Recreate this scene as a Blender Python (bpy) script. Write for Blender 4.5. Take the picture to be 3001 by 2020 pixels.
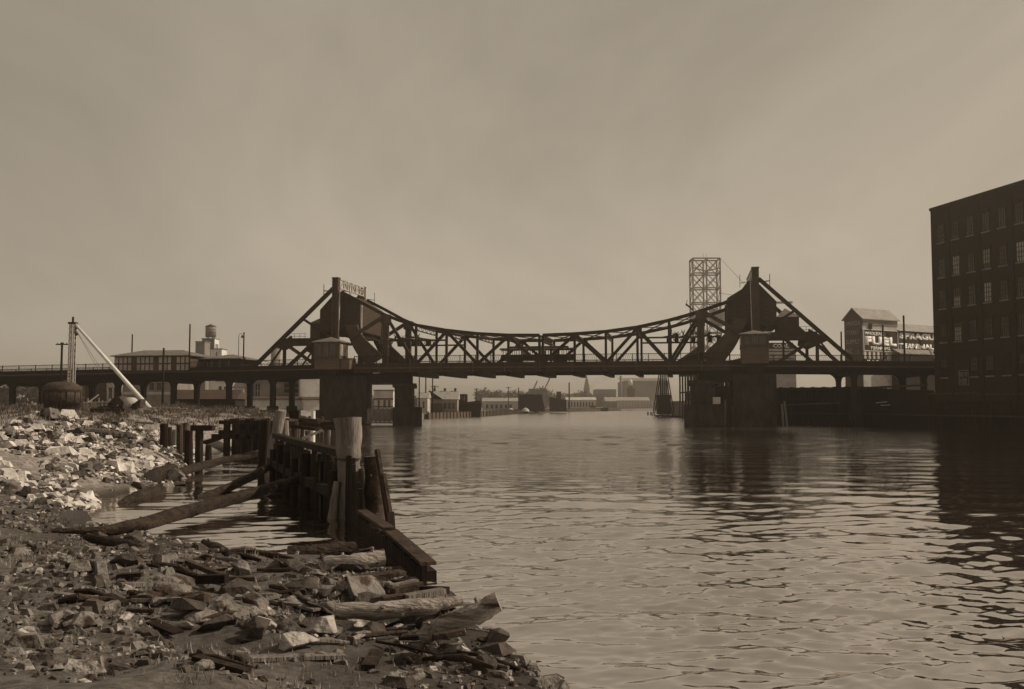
import bpy, bmesh, math, random
import numpy as np
from mathutils import Vector, Matrix
for o in list(bpy.data.objects): bpy.data.objects.remove(o, do_unlink=True)
SC = bpy.context.scene
C = SC.collection
random.seed(7)
RNG = np.random.default_rng(11)
R = math.radians

# ---------------------------------------------------------------- camera
EYE = 3.5                                   # metres above the creek
FPX, CX, CY = 2840.0, 1500.5, 1010.0        # focal length and centre, photograph pixels
PITCH = math.atan((1187 - CY) / FPX)
cam = bpy.data.objects.new('camera', bpy.data.cameras.new('camera'))
C.objects.link(cam)
cam.data.sensor_width = 36.0
cam.data.lens = 36.0 * FPX / 3001.0
cam.data.clip_start = 0.1
cam.data.clip_end = 9000
cam.location = (0, 0, EYE)
cam.rotation_euler = (math.pi / 2 + PITCH, 0, 0)
SC.camera = cam

# ---------------------------------------------------------------- sky, sun, exposure
SUN_AZ, SUN_EL = R(78), R(37)               # azimuth measured from the view axis towards the right
TINT = (1.0, 0.862, 0.672)
world = bpy.data.worlds.new('World'); SC.world = world; world.use_nodes = True
nt = world.node_tree; nt.nodes.clear()
sky = nt.nodes.new('ShaderNodeTexSky'); sky.sky_type = 'NISHITA'; sky.sun_disc = False
sky.sun_elevation = SUN_EL; sky.sun_rotation = SUN_AZ
sky.air_density = 1.0; sky.dust_density = 0.8; sky.ozone_density = 1.0
bw = nt.nodes.new('ShaderNodeRGBToBW')
gm = nt.nodes.new('ShaderNodeMath'); gm.operation = 'POWER'; gm.inputs[1].default_value = 0.42
tc = nt.nodes.new('ShaderNodeTexCoord')
mp = nt.nodes.new('ShaderNodeMapping'); mp.inputs['Scale'].default_value = (1.3, 1.3, 2.0)
mp.inputs['Location'].default_value = (3.1, 0.4, 0.2)
cl = nt.nodes.new('ShaderNodeTexNoise'); cl.inputs['Scale'].default_value = 1.25
cl.inputs['Detail'].default_value = 5; cl.inputs['Roughness'].default_value = 0.62; cl.inputs['Distortion'].default_value = 0.6
cr = nt.nodes.new('ShaderNodeMapRange'); cr.inputs[1].default_value = 0.36; cr.inputs[2].default_value = 0.68
cr.inputs[3].default_value = 1.44; cr.inputs[4].default_value = 1.94
mu = nt.nodes.new('ShaderNodeMath'); mu.operation = 'MULTIPLY'
tn = nt.nodes.new('ShaderNodeMix'); tn.data_type = 'RGBA'; tn.blend_type = 'MULTIPLY'; tn.inputs[0].default_value = 1.0
tn.inputs[7].default_value = (*TINT, 1)
bg = nt.nodes.new('ShaderNodeBackground'); bg.inputs['Strength'].default_value = 0.145
wo = nt.nodes.new('ShaderNodeOutputWorld')
K = nt.links.new
K(sky.outputs[0], bw.inputs[0]); K(bw.outputs[0], gm.inputs[0])
K(tc.outputs['Generated'], mp.inputs[0]); K(mp.outputs[0], cl.inputs['Vector']); K(cl.outputs['Fac'], cr.inputs[0])
K(gm.outputs[0], mu.inputs[0]); K(cr.outputs[0], mu.inputs[1])
K(mu.outputs[0], tn.inputs[6]); K(tn.outputs[2], bg.inputs['Color']); K(bg.outputs[0], wo.inputs[0])

sun = bpy.data.objects.new('sun', bpy.data.lights.new('sun', 'SUN')); C.objects.link(sun)
sun.data.energy = 3.8; sun.data.angle = R(0.8); sun.data.color = (1.0, 0.88, 0.69)
sd = Vector((math.sin(SUN_AZ) * math.cos(SUN_EL), math.cos(SUN_AZ) * math.cos(SUN_EL), math.sin(SUN_EL)))
sun.rotation_euler = sd.to_track_quat('Z', 'Y').to_euler()
sun.location = (60, 20, 80)
vs = SC.view_settings
vs.view_transform = 'Standard'; vs.look = 'None'; vs.exposure = 0.0; vs.gamma = 1.0; vs.use_curve_mapping = False

# ---------------------------------------------------------------- helpers
_c, _s = math.cos(PITCH), math.sin(PITCH)
def ray(x, y):
    a = (x - CX) / FPX; b = -(y - CY) / FPX
    return Vector((a, _c - b * _s, _s + b * _c))
def at(x, y, Y):
    "world point seen at photograph pixel x,y at distance Y"
    r = ray(x, y); return Vector((0, 0, EYE)) + r * (Y / r.y)
def onz(x, y, z):
    r = ray(x, y); return Vector((0, 0, EYE)) + r * ((z - EYE) / r.z)
# bridge frame: u along the bridge, v across it away from the camera
BA = Vector((-31.16, 172.0, 0)); BANG = math.atan2(-0.18017, 0.98364)
EU = Vector((math.cos(BANG), math.sin(BANG), 0)); EV = Vector((-EU.y, EU.x, 0))
def bw_(u, v, z=0): return BA + EU * u + EV * v + Vector((0, 0, z))
def uz(x, y, v):
    r = ray(x, y); o = BA + EV * v
    # t*r.xy - u*EU.xy = o.xy
    det = -r.x * EU.y + r.y * EU.x
    t = (-o.x * EU.y + o.y * EU.x) / det
    u = (r.x * o.y - r.y * o.x) / det
    return u, EYE + t * r.z

class MB:
    "collects geometry for one mesh"
    def __init__(s): s.v = []; s.f = []
    def add(s, vs, fs):
        n = len(s.v); s.v += [tuple(p) for p in vs]; s.f += [tuple(i + n for i in f) for f in fs]; return s
    def box(s, x0, x1, y0, y1, z0, z1):
        x0, x1 = min(x0, x1), max(x0, x1); y0, y1 = min(y0, y1), max(y0, y1); z0, z1 = min(z0, z1), max(z0, z1)
        return s.add([(x0,y0,z0),(x1,y0,z0),(x1,y1,z0),(x0,y1,z0),(x0,y0,z1),(x1,y0,z1),(x1,y1,z1),(x0,y1,z1)],
                     [(0,3,2,1),(4,5,6,7),(0,1,5,4),(1,2,6,5),(2,3,7,6),(3,0,4,7)])
    def bar(s, p, q, w, h, up=(0, 0, 1)):
        "rectangular bar from p to q; w across, h in the plane of up"
        p, q = Vector(p), Vector(q); d = (q - p).normalized(); u = Vector(up)
        if abs(d.dot(u)) > 0.999: u = Vector((1, 0, 0))
        a = d.cross(u).normalized() * (w / 2); b = a.cross(d).normalized() * (h / 2)
        vs = [p-a-b, p+a-b, p+a+b, p-a+b, q-a-b, q+a-b, q+a+b, q-a+b]
        return s.add(vs, [(0,1,2,3),(7,6,5,4),(0,4,5,1),(1,5,6,2),(2,6,7,3),(3,7,4,0)])
    def cyl(s, p, q, r0, r1=None, n=10):
        r1 = r0 if r1 is None else r1
        p, q = Vector(p), Vector(q); d = (q - p).normalized()
        a = d.orthogonal().normalized(); b = d.cross(a)
        vs = []
        for c0, r in ((p, r0), (q, r1)):
            for i in range(n):
                t = 2 * math.pi * i / n; vs.append(c0 + (a * math.cos(t) + b * math.sin(t)) * r)
        fs = [(i, (i+1) % n, n + (i+1) % n, n + i) for i in range(n)]
        fs += [tuple(range(n))[::-1], tuple(range(n, 2*n))]
        return s.add(vs, fs)
    def lathe(s, prof, n=24, c=(0, 0)):
        "closed of revolution about z; prof = [(r,z)...] bottom to top"
        vs = []
        for r, z in prof:
            for i in range(n):
                t = 2 * math.pi * i / n; vs.append((c[0] + r * math.cos(t), c[1] + r * math.sin(t), z))
        fs = []
        for k in range(len(prof) - 1):
            for i in range(n):
                j = (i + 1) % n; fs.append((k*n+i, k*n+j, (k+1)*n+j, (k+1)*n+i))
        fs += [tuple(range(n))[::-1], tuple(range((len(prof)-1)*n, len(prof)*n))]
        return s.add(vs, fs)
    def prism(s, poly, y0, y1):
        "polygon in x,z extruded along y"
        n = len(poly)
        vs = [(x, y0, z) for x, z in poly] + [(x, y1, z) for x, z in poly]
        fs = [(i, n + i, n + (i+1) % n, (i+1) % n) for i in range(n)] + [tuple(range(n)), tuple(range(n, 2*n))[::-1]]
        return s.add(vs, fs)
    def prismx(s, poly, x0, x1):
        "polygon in y,z extruded along x"
        n = len(poly)
        vs = [(x0, y, z) for y, z in poly] + [(x1, y, z) for y, z in poly]
        fs = [(i, n + i, n + (i+1) % n, (i+1) % n) for i in range(n)] + [tuple(range(n)), tuple(range(n, 2*n))[::-1]]
        return s.add(vs, fs)
    def path(s, pts, w, h):
        for p, q in zip(pts[:-1], pts[1:]): s.bar(p, q, w, h)
        return s
    def mesh(s, name):
        me = bpy.data.meshes.new(name); me.from_pydata(s.v, [], s.f)
        b = bmesh.new(); b.from_mesh(me); bmesh.ops.recalc_face_normals(b, faces=b.faces); b.to_mesh(me); b.free()
        return me
    def build(s, name, mat, parent=None, smooth=False):
        return link(name, s.mesh(name), mat, parent, smooth)
def link(name, me, mat, parent=None, smooth=False):
    o = bpy.data.objects.new(name, me); C.objects.link(o)
    if mat is not None and not me.materials: me.materials.append(M(mat) if isinstance(mat, str) else mat)
    if smooth:
        for p in me.polygons: p.use_smooth = True
    if parent is not None: o.parent = parent
    return o
def tag(o, label, cat=None, group=None, kind=None):
    o['label'] = label
    if cat: o['category'] = cat
    if group: o['group'] = group
    if kind: o['kind'] = kind
    return o
def thing(name, label, cat, loc=(0, 0, 0), rz=0.0, group=None):
    o = bpy.data.objects.new(name, None); C.objects.link(o); o.empty_display_size = 0.3
    o.location = loc; o.rotation_euler = (0, 0, rz)
    return tag(o, label, cat, group)
def bthing(name, label, cat, u=0, v=0, z=0, group=None, rz=0.0):
    return thing(name, label, cat, bw_(u, v, z), BANG + rz, group)
def struct(o): o['kind'] = 'structure'; return o
def lettering(txt, mat, parent, org, right, size, depth=0.06, bold=0.0, width=None, name='lettering', align='LEFT'):
    "raised letters; org = lower left corner, right = reading direction, up is z"
    cu = bpy.data.curves.new(name, 'FONT'); cu.body = txt; cu.size = 1.0; cu.extrude = 0.0; cu.offset = bold
    cu.resolution_u = 2
    o = bpy.data.objects.new(name, cu); C.objects.link(o)
    bpy.context.view_layer.update()
    me = bpy.data.meshes.new_from_object(o.evaluated_get(bpy.context.evaluated_depsgraph_get()))
    bpy.data.objects.remove(o, do_unlink=True)
    b = bmesh.new(); b.from_mesh(me)
    ge = bmesh.ops.extrude_face_region(b, geom=list(b.faces))
    bmesh.ops.translate(b, verts=[e for e in ge['geom'] if isinstance(e, bmesh.types.BMVert)], vec=(0, 0, 0.08))
    xs = [p.co.x for p in b.verts]; ys = [p.co.y for p in b.verts]
    x0, x1, y0, y1 = min(xs), max(xs), min(ys), max(ys)
    sy = size / (y1 - y0); sx = (width / (x1 - x0)) if width else sy
    rt = Vector(right).normalized(); nrm = rt.cross(Vector((0, 0, 1)))
    for p in b.verts:
        q = Vector(org) + rt * ((p.co.x - x0) * sx) + Vector((0, 0, (p.co.y - y0) * sy)) + nrm * (p.co.z / 0.08 * depth)
        p.co = q
    bmesh.ops.recalc_face_normals(b, faces=b.faces)
    b.to_mesh(me); b.free()
    return link(name, me, mat, parent)

# ---------------------------------------------------------------- materials
_M = {}
SPEC = {}
def defm(name, rgb, rough=0.8, var=0.25, scale=1.2, bump=0.0, bscale=8.0, stretch=(1, 1, 1), metal=0.0, spots=None):
    SPEC[name] = (rgb, rough, var, scale, bump, bscale, stretch, metal, spots)
def M(name):
    if name in _M: return _M[name]
    rgb, rough, var, scale, bump, bscale, stretch, metal, spots = SPEC[name]
    m = bpy.data.materials.new(name); m.use_nodes = True; t = m.node_tree; N = t.nodes; Lk = t.links.new
    p = N['Principled BSDF']; p.inputs['Roughness'].default_value = rough; p.inputs['Metallic'].default_value = metal
    p.inputs['Specular IOR Level'].default_value = 0.5 if name.startswith('glass') else 0.12
    g = N.new('ShaderNodeNewGeometry'); mp = N.new('ShaderNodeMapping'); mp.inputs['Scale'].default_value = stretch
    Lk(g.outputs['Position'], mp.inputs[0])
    n = N.new('ShaderNodeTexNoise'); n.inputs['Scale'].default_value = scale; n.inputs['Detail'].default_value = 6
    n.inputs['Roughness'].default_value = 0.65
    Lk(mp.outputs[0], n.inputs['Vector'])
    rp = N.new('ShaderNodeValToRGB')
    lo = [max(0, c * (1 - var)) for c in rgb]; hi = [min(1, c * (1 + var)) for c in rgb]
    rp.color_ramp.elements[0].position = 0.33; rp.color_ramp.elements[0].color = (*lo, 1)
    rp.color_ramp.elements[1].position = 0.67; rp.color_ramp.elements[1].color = (*hi, 1)
    Lk(n.outputs['Fac'], rp.inputs[0]); col = rp.outputs[0]
    if spots:
        n3 = N.new('ShaderNodeTexNoise'); n3.inputs['Scale'].default_value = spots[1]; n3.inputs['Detail'].default_value = 3
        Lk(mp.outputs[0], n3.inputs['Vector'])
        mr = N.new('ShaderNodeMapRange'); mr.inputs[1].default_value = spots[2]; mr.inputs[2].default_value = spots[2] + 0.08
        Lk(n3.outputs['Fac'], mr.inputs[0])
        mx = N.new('ShaderNodeMix'); mx.data_type = 'RGBA'; mx.inputs[7].default_value = (*spots[0], 1)
        Lk(mr.outputs[0], mx.inputs[0]); Lk(col, mx.inputs[6]); col = mx.outputs[2]
    Lk(col, p.inputs['Base Color'])
    if bump:
        n2 = N.new('ShaderNodeTexNoise'); n2.inputs['Scale'].default_value = bscale; n2.inputs['Detail'].default_value = 5
        Lk(mp.outputs[0], n2.inputs['Vector'])
        b = N.new('ShaderNodeBump'); b.inputs['Strength'].default_value = bump; b.inputs['Distance'].default_value = 0.1
        Lk(n2.outputs['Fac'], b.inputs['Height']); Lk(b.outputs[0], p.inputs['Normal'])
    _M[name] = m; return m
def g_(v, b=0.0):      # warm grey; b adds brown
    b = b if v < 0.13 else b * 0.45
    return (v, v * (0.96 - 0.33 * b), v * (0.92 - 0.48 * b))
defm('steel',       g_(0.040, 1.0), 0.6, 0.35, 0.8)
defm('steel_light', g_(0.078, 0.9), 0.6, 0.30, 0.9)
defm('steel_dark',  g_(0.018, 1.0), 0.7, 0.35, 0.8)
defm('steel_pale',  g_(0.38, 0.3), 0.6, 0.25, 0.7)
defm('cladding',    g_(0.062, 0.9), 0.85, 0.30, 1.4, stretch=(0.6, 0.6, 3.0))
defm('house_wall',  g_(0.085, 0.8), 0.85, 0.20, 1.2)
defm('house_base',  g_(0.11, 0.8), 0.85, 0.22, 1.0, stretch=(0.5, 0.5, 3.0))
defm('roof_dark',   g_(0.16, 0.7), 0.85, 0.25, 1.0)
defm('roof_grey',   g_(0.30, 0.4), 0.85, 0.20, 0.8)
defm('glass_dark',  g_(0.03, 0.6), 0.12, 0.30, 0.6)
defm('glass_pale',  g_(0.30, 0.5), 0.25, 0.30, 0.9)
defm('masonry',     g_(0.034, 0.6), 0.9, 0.60, 0.9, 0.4, 2.0, stretch=(1, 1, 0.4))
defm('masonry_lit', g_(0.20, 0.7), 0.9, 0.35, 0.6, 0.3, 2.0)
defm('timber_dark', g_(0.020, 0.9), 0.9, 0.45, 1.5, 0.5, 6.0, stretch=(1, 1, 0.25))
defm('timber_grey', g_(0.17, 0.6), 0.9, 0.35, 2.0, 0.6, 9.0, stretch=(2, 2, 0.3))
defm('timber_pale', g_(0.42, 0.4), 0.9, 0.3, 2.0, 0.5, 9.0, stretch=(2, 2, 0.3))
defm('timber_brown', g_(0.050, 0.8), 0.9, 0.45, 2.2, 0.7, 9.0)
defm('log_wet',     g_(0.032, 0.9), 0.7, 0.6, 3.5, 1.0, 12.0, stretch=(0.6, 0.9, 1.6))
defm('log_dry',     g_(0.26, 0.6), 0.9, 0.5, 5.0, 0.7, 14.0, stretch=(0.35, 1.8, 1.8), spots=(g_(0.06, 0.9), 3.5, 0.58))
defm('white_paint', g_(0.66), 0.7, 0.14, 0.8)
defm('white_dirty', g_(0.44, 0.3), 0.8, 0.25, 0.5)
defm('wall_mid',    g_(0.22, 0.6), 0.85, 0.22, 0.4)
defm('wall_dark',   g_(0.075, 0.8), 0.85, 0.25, 0.4)
defm('wall_black',  g_(0.022, 0.9), 0.9, 0.30, 0.4)
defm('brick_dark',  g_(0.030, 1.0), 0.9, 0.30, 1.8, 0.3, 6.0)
defm('sill_pale',   g_(0.16, 0.6), 0.9, 0.25, 1.0)
defm('sign_dark',   g_(0.035, 0.9), 0.8, 0.20, 0.5)
defm('letter_white', g_(0.80), 0.8, 0.10, 0.6)
defm('coal',        g_(0.025, 0.6), 0.8, 0.40, 0.8, 0.8, 1.5)
defm('rock',        g_(0.17, 0.5), 0.9, 0.40, 2.2, 0.8, 9.0, spots=(g_(0.05, 0.8), 2.6, 0.52))
defm('rock_pale',   g_(0.34, 0.4), 0.9, 0.40, 2.4, 0.8, 8.0, spots=(g_(0.09, 0.7), 2.2, 0.55))
defm('rock_dark',   g_(0.065, 0.45), 0.85, 0.45, 2.2, 0.7, 7.0)
defm('rubble_pale', g_(0.52, 0.3), 0.9, 0.35, 1.4, 0.6, 5.0, spots=(g_(0.16, 0.6), 1.1, 0.60))
defm('grass',       g_(0.11, 0.6), 0.9, 0.55, 0.35)
defm('grass_pale',  g_(0.24, 0.5), 0.9, 0.45, 0.5)
defm('foliage',     g_(0.09, 0.6), 0.9, 0.40, 0.1)
defm('far_wall',    g_(0.17, 0.5), 0.9, 0.30, 0.05)
defm('far_pale',    g_(0.42, 0.3), 0.9, 0.20, 0.1)
defm('rubber',      g_(0.03, 0.4), 0.8, 0.3, 2.0)
defm('deck_wood',   g_(0.10, 0.7), 0.9, 0.3, 1.0)
defm('iron_rust',   g_(0.06, 0.7), 0.8, 0.45, 2.5, 0.5, 8.0)

# ---------------------------------------------------------------- water
def make_water():
    cols = 660; half = R(53)
    rl = [7.0]
    while rl[-1] < 330: rl.append(rl[-1] + min(0.00024 * rl[-1] ** 2, max(0.9, 0.9 + (rl[-1] - 150) * 0.012)))
    rr = np.concatenate([np.array(rl), np.geomspace(rl[-1] + 8, 6000, 40)])
    th = np.linspace(-half, half, cols)
    Rr, T = np.meshgrid(rr, th, indexing='ij'); X = Rr * np.sin(T); Y = Rr * np.cos(T)
    step = np.gradient(rr)[:, None] * np.ones_like(T)
    Z = np.zeros_like(X); nw = 54
    lam = np.geomspace(0.22, 4.0, nw)
    shelter = 1.0 / (1.0 + np.exp((X + 0.115 * (Y - 25) * 4.4 + 2.6) * -1.2))      # calmer inside the ruined bulkhead
    amp = 0.35 + 0.65 * shelter
    patch = 0.75 + 0.35 * np.sin(X * 0.09 + 0.7) * np.sin(Y * 0.055 + 1.9 + 0.4 * np.sin(X * 0.05))
    for k in range(nw):
        a = R(270) + RNG.normal(0, 0.62); ph = RNG.uniform(0, 6.28); kk = 2 * math.pi / lam[k]
        s0 = 0.050 * (1.1 if lam[k] < 0.7 else 0.9 if lam[k] < 1.4 else 0.42)
        w = np.clip((lam[k] / step - 1.3) / 1.6, 0, 1)
        wob = 0.55 * np.sin(X * 0.21 * (1 + k * 0.03) + k) + 0.55 * np.sin(Y * 0.17 + k * 1.7 + X * 0.05)
        Z += w * amp * patch * s0 / kk * np.sin(kk * (X * math.cos(a) + Y * math.sin(a)) + ph + wob)
    Z[Rr > rl[-1] + 2] = 0
    v = np.stack([X, Y, Z], -1).reshape(-1, 3); nr = len(rr)
    i = np.arange(nr - 1)[:, None] * cols + np.arange(cols - 1)[None, :]
    f = np.stack([i, i + 1, i + cols + 1, i + cols], -1).reshape(-1, 4)
    me = bpy.data.meshes.new('water'); me.vertices.add(len(v)); me.vertices.foreach_set('co', v.ravel())
    me.loops.add(f.size); me.loops.foreach_set('vertex_index', f.ravel().astype(np.int32))
    me.polygons.add(len(f)); me.polygons.foreach_set('loop_start', np.arange(0, f.size, 4, dtype=np.int32))
    me.update(calc_edges=True)
    b = bmesh.new(); b.from_mesh(me); b.faces.ensure_lookup_table()
    if b.faces[0].normal.z < 0: bmesh.ops.reverse_faces(b, faces=b.faces)
    b.to_mesh(me); b.free()
    m = bpy.data.materials.new('creek_water'); m.use_nodes = True; t = m.node_tree; p = t.nodes['Principled BSDF']
    p.inputs['Base Color'].default_value = (0.045, 0.034, 0.026, 1); p.inputs['Roughness'].default_value = 0.06
    p.inputs['IOR'].default_value = 2.1
    g = t.nodes.new('ShaderNodeNewGeometry'); mp = t.nodes.new('ShaderNodeMapping'); mp.inputs['Scale'].default_value = (0.75, 2.4, 1)
    n = t.nodes.new('ShaderNodeTexNoise'); n.inputs['Scale'].default_value = 1.7; n.inputs['Detail'].default_value = 5
    bp = t.nodes.new('ShaderNodeBump'); bp.inputs['Strength'].default_value = 0.07; bp.inputs['Distance'].default_value = 0.12
    t.links.new(g.outputs['Position'], mp.inputs[0]); t.links.new(mp.outputs[0], n.inputs['Vector'])
    t.links.new(n.outputs['Fac'], bp.inputs['Height']); t.links.new(bp.outputs[0], p.inputs['Normal'])
    cd = t.nodes.new('ShaderNodeSeparateXYZ'); t.links.new(g.outputs['Position'], cd.inputs[0])
    mr = t.nodes.new('ShaderNodeMapRange'); mr.inputs[1].default_value = 20; mr.inputs[2].default_value = 170; mr.inputs[3].default_value = 0.02; mr.inputs[4].default_value = 0.16
    t.links.new(cd.outputs['Y'], mr.inputs[0]); t.links.new(mr.outputs[0], p.inputs['Roughness'])
    mb_ = t.nodes.new('ShaderNodeMapRange'); mb_.inputs[1].default_value = 40; mb_.inputs[2].default_value = 200; mb_.inputs[3].default_value = 0.05; mb_.inputs[4].default_value = 0.75
    t.links.new(cd.outputs['Y'], mb_.inputs[0]); t.links.new(mb_.outputs[0], bp.inputs['Strength'])
    gl = t.nodes.new('ShaderNodeBsdfGlossy'); gl.inputs['Color'].default_value = (0.84, 0.79, 0.75, 1)
    mxs = t.nodes.new('ShaderNodeMixShader'); mxs.inputs[0].default_value = 0.80
    t.links.new(mr.outputs[0], gl.inputs['Roughness']); t.links.new(bp.outputs[0], gl.inputs['Normal'])
    t.links.new(p.outputs[0], mxs.inputs[1]); t.links.new(gl.outputs[0], mxs.inputs[2]); t.links.new(mxs.outputs[0], t.nodes['Material Output'].inputs['Surface'])
    return struct(link('water', me, m, None, True))
make_water()

# ---------------------------------------------------------------- ground
SHORE = [(9, -14), (5, 2), (1.3, 9.5), (0.5, 12.2), (-0.1, 14.4), (-0.9, 16.6), (-1.9, 19.4), (-3.3, 22.6), (-5.2, 22.9), (-6.6, 23.2), (-8.2, 24.8),
         (-10.0, 26.6), (-12.4, 29.0), (-14.4, 32.9), (-15.6, 36.4), (-15.4, 39.6), (-14.9, 43.0), (-18.2, 54.0), (-21.0, 66.0),
         (-21.5, 78.0), (-24.0, 96.0), (-29.0, 130.0), (-33.5, 160.0), (-38.0, 185.0), (-36.0, 205.0), (-28.0, 230.0)]
def shore_dist(X, Y):
    "signed distance to the shoreline, positive inland"
    best = np.full(X.shape, 1e9); sgn = np.ones(X.shape)
    for (x0, y0), (x1, y1) in zip(SHORE[:-1], SHORE[1:]):
        dx, dy = x1 - x0, y1 - y0; L2 = dx*dx + dy*dy
        t = np.clip(((X - x0) * dx + (Y - y0) * dy) / L2, 0, 1)
        d = np.hypot(X - x0 - t * dx, Y - y0 - t * dy)
        cr_ = dx * (Y - y0) - dy * (X - x0)
        upd = d < best - 1e-9
        best = np.where(upd, d, best); sgn = np.where(upd, np.sign(cr_), sgn)
    # inside test by polygon (closed far to the left)
    poly = SHORE + [(-400, 230), (-400, -14)]
    ins = np.zeros(X.shape, bool); n = len(poly); j = n - 1
    for i in range(n):
        xi, yi = poly[i]; xj, yj = poly[j]
        cond = ((yi > Y) != (yj > Y)) & (X < (xj - xi) * (Y - yi) / (yj - yi + 1e-12) + xi)
        ins ^= cond; j = i
    return np.where(ins, best, -best)
_ph = RNG.uniform(0, 6.28, (40, 2)); _dr = RNG.uniform(0, 6.28, 40); _lm = np.geomspace(0.7, 14, 40)
def rough_noise(X, Y):
    z = np.zeros_like(X)
    for k in range(40):
        kk = 2 * math.pi / _lm[k]
        z += _lm[k] ** 0.8 * np.sin(kk * (X * math.cos(_dr[k]) + Y * math.sin(_dr[k])) + _ph[k, 0] + 0.7 * np.sin(X * 0.31 + Y * 0.23 + k))
    return z * 0.012
def ground_z(X, Y):
    X = np.asarray(X, float); Y = np.asarray(Y, float)
    d = shore_dist(X, Y)
    s = np.clip((Y - 27) / 9, 0, 1)
    slope = 0.105 + 0.38 * s
    cap = 1.9 + 0.45 * s + 0.65 * np.clip((Y - 60) / 80, 0, 1)
    lift = cap * (1 - np.exp(-np.maximum(d, 0) * slope / cap))
    z = np.where(d > 0, 0.03 + lift, 0.35 * d)
    z += 0.75 * np.exp(-((X + 25.5) / 5) ** 2 - ((Y - 55) / 8) ** 2) * (d > 0)
    z += 0.5 * np.exp(-((X + 33) / 6) ** 2 - ((Y - 70) / 9) ** 2)
    nz = rough_noise(X, Y)
    z += nz * np.clip(d / 3.0, 0.05, 1) * np.where(Y < 34, 0.6, 0.8)
    return np.maximum(z, -2.5)
def gz(x, y): return float(ground_z(np.array([x]), np.array([y]))[0])
def grid_mesh(name, xs, ys, zf):
    X, Y = np.meshgrid(xs, ys); Z = zf(X, Y); nx, ny = len(xs), len(ys)
    v = np.stack([X, Y, Z], -1).reshape(-1, 3)
    i = np.arange(ny - 1)[:, None] * nx + np.arange(nx - 1)[None, :]
    f = np.stack([i, i + 1, i + nx + 1, i + nx], -1).reshape(-1, 4)
    me = bpy.data.meshes.new(name); me.from_pydata(v.tolist(), [], f.tolist()); me.update()
    return me
def ground_mat():
    m = bpy.data.materials.new('bank_soil'); m.use_nodes = True; t = m.node_tree; N = t.nodes; Lk = t.links.new; p = N['Principled BSDF']
    p.inputs['Roughness'].default_value = 0.95
    g = N.new('ShaderNodeNewGeometry'); sx = N.new('ShaderNodeSeparateXYZ'); Lk(g.outputs['Position'], sx.inputs[0])
    n1 = N.new('ShaderNodeTexNoise'); n1.inputs['Scale'].default_value = 0.35; n1.inputs['Detail'].default_value = 8; n1.inputs['Roughness'].default_value = 0.7
    n2 = N.new('ShaderNodeTexVoronoi'); n2.inputs['Scale'].default_value = 5.5
    n4 = N.new('ShaderNodeTexNoise'); n4.inputs['Scale'].default_value = 4.0; n4.inputs['Detail'].default_value = 8; n4.inputs['Roughness'].default_value = 0.75
    for n in (n1, n2, n4): Lk(g.outputs['Position'], n.inputs['Vector'])
    r1 = N.new('ShaderNodeValToRGB'); e = r1.color_ramp.elements
    e[0].position = 0.36; e[0].color = (*g_(0.04, 0.8), 1); e[1].position = 0.68; e[1].color = (*g_(0.17, 0.55), 1)
    Lk(n4.outputs['Fac'], r1.inputs[0])
    # pale rubble dust on the steep left bank, mud at the waterline
    r2 = N.new('ShaderNodeValToRGB'); e = r2.color_ramp.elements
    e[0].position = 0.36; e[0].color = (*g_(0.10, 0.7), 1); e[1].position = 0.66; e[1].color = (*g_(0.42, 0.4), 1)
    Lk(n4.outputs['Fac'], r2.inputs[0])
    my = N.new('ShaderNodeMapRange'); my.inputs[1].default_value = 33; my.inputs[2].default_value = 40; Lk(sx.outputs['Y'], my.inputs[0])
    mx = N.new('ShaderNodeMix'); mx.data_type = 'RGBA'; Lk(my.outputs[0], mx.inputs[0]); Lk(r1.outputs[0], mx.inputs[6]); Lk(r2.outputs[0], mx.inputs[7])
    # grassed plateau
    r3 = N.new('ShaderNodeValToRGB'); e = r3.color_ramp.elements
    e[0].position = 0.40; e[0].color = (*g_(0.06, 0.7), 1); e[1].position = 0.62; e[1].color = (*g_(0.30, 0.45), 1)
    Lk(n1.outputs['Fac'], r3.inputs[0])
    mg = N.new('ShaderNodeMapRange'); mg.inputs[1].default_value = 1.75; mg.inputs[2].default_value = 2.15; Lk(sx.outputs['Z'], mg.inputs[0])
    mx2 = N.new('ShaderNodeMix'); mx2.data_type = 'RGBA'; Lk(mg.outputs[0], mx2.inputs[0]); Lk(mx.outputs[2], mx2.inputs[6]); Lk(r3.outputs[0], mx2.inputs[7])
    mw = N.new('ShaderNodeMapRange'); mw.inputs[1].default_value = 0.05; mw.inputs[2].default_value = 0.42; Lk(sx.outputs['Z'], mw.inputs[0])
    mx3 = N.new('ShaderNodeMix'); mx3.data_type = 'RGBA'; mx3.inputs[6].default_value = (*g_(0.03, 0.8), 1)
    Lk(mw.outputs[0], mx3.inputs[0]); Lk(mx2.outputs[2], mx3.inputs[7]); Lk(mx3.outputs[2], p.inputs['Base Color'])
    b1 = N.new('ShaderNodeBump'); b1.inputs['Strength'].default_value = 0.9; b1.inputs['Distance'].default_value = 0.08
    Lk(n4.outputs['Fac'], b1.inputs['Height'])
    b2 = N.new('ShaderNodeBump'); b2.inputs['Strength'].default_value = 0.6; b2.inputs['Distance'].default_value = 0.05
    Lk(n2.outputs['Distance'], b2.inputs['Height']); Lk(b1.outputs[0], b2.inputs['Normal']); Lk(b2.outputs[0], p.inputs['Normal'])
    return m
GM = ground_mat()
xs = np.concatenate([np.arange(-150, -40, 2.0), np.arange(-40, -20, 0.6), np.arange(-20, 9.1, 0.22)])
ys = np.concatenate([np.arange(-14, 8, 0.8), np.arange(8, 34, 0.2), np.arange(34, 72, 0.4), np.arange(72, 231, 1.6)])
struct(link('ground', grid_mesh('ground', xs, ys, ground_z), GM, None, True))

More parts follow.
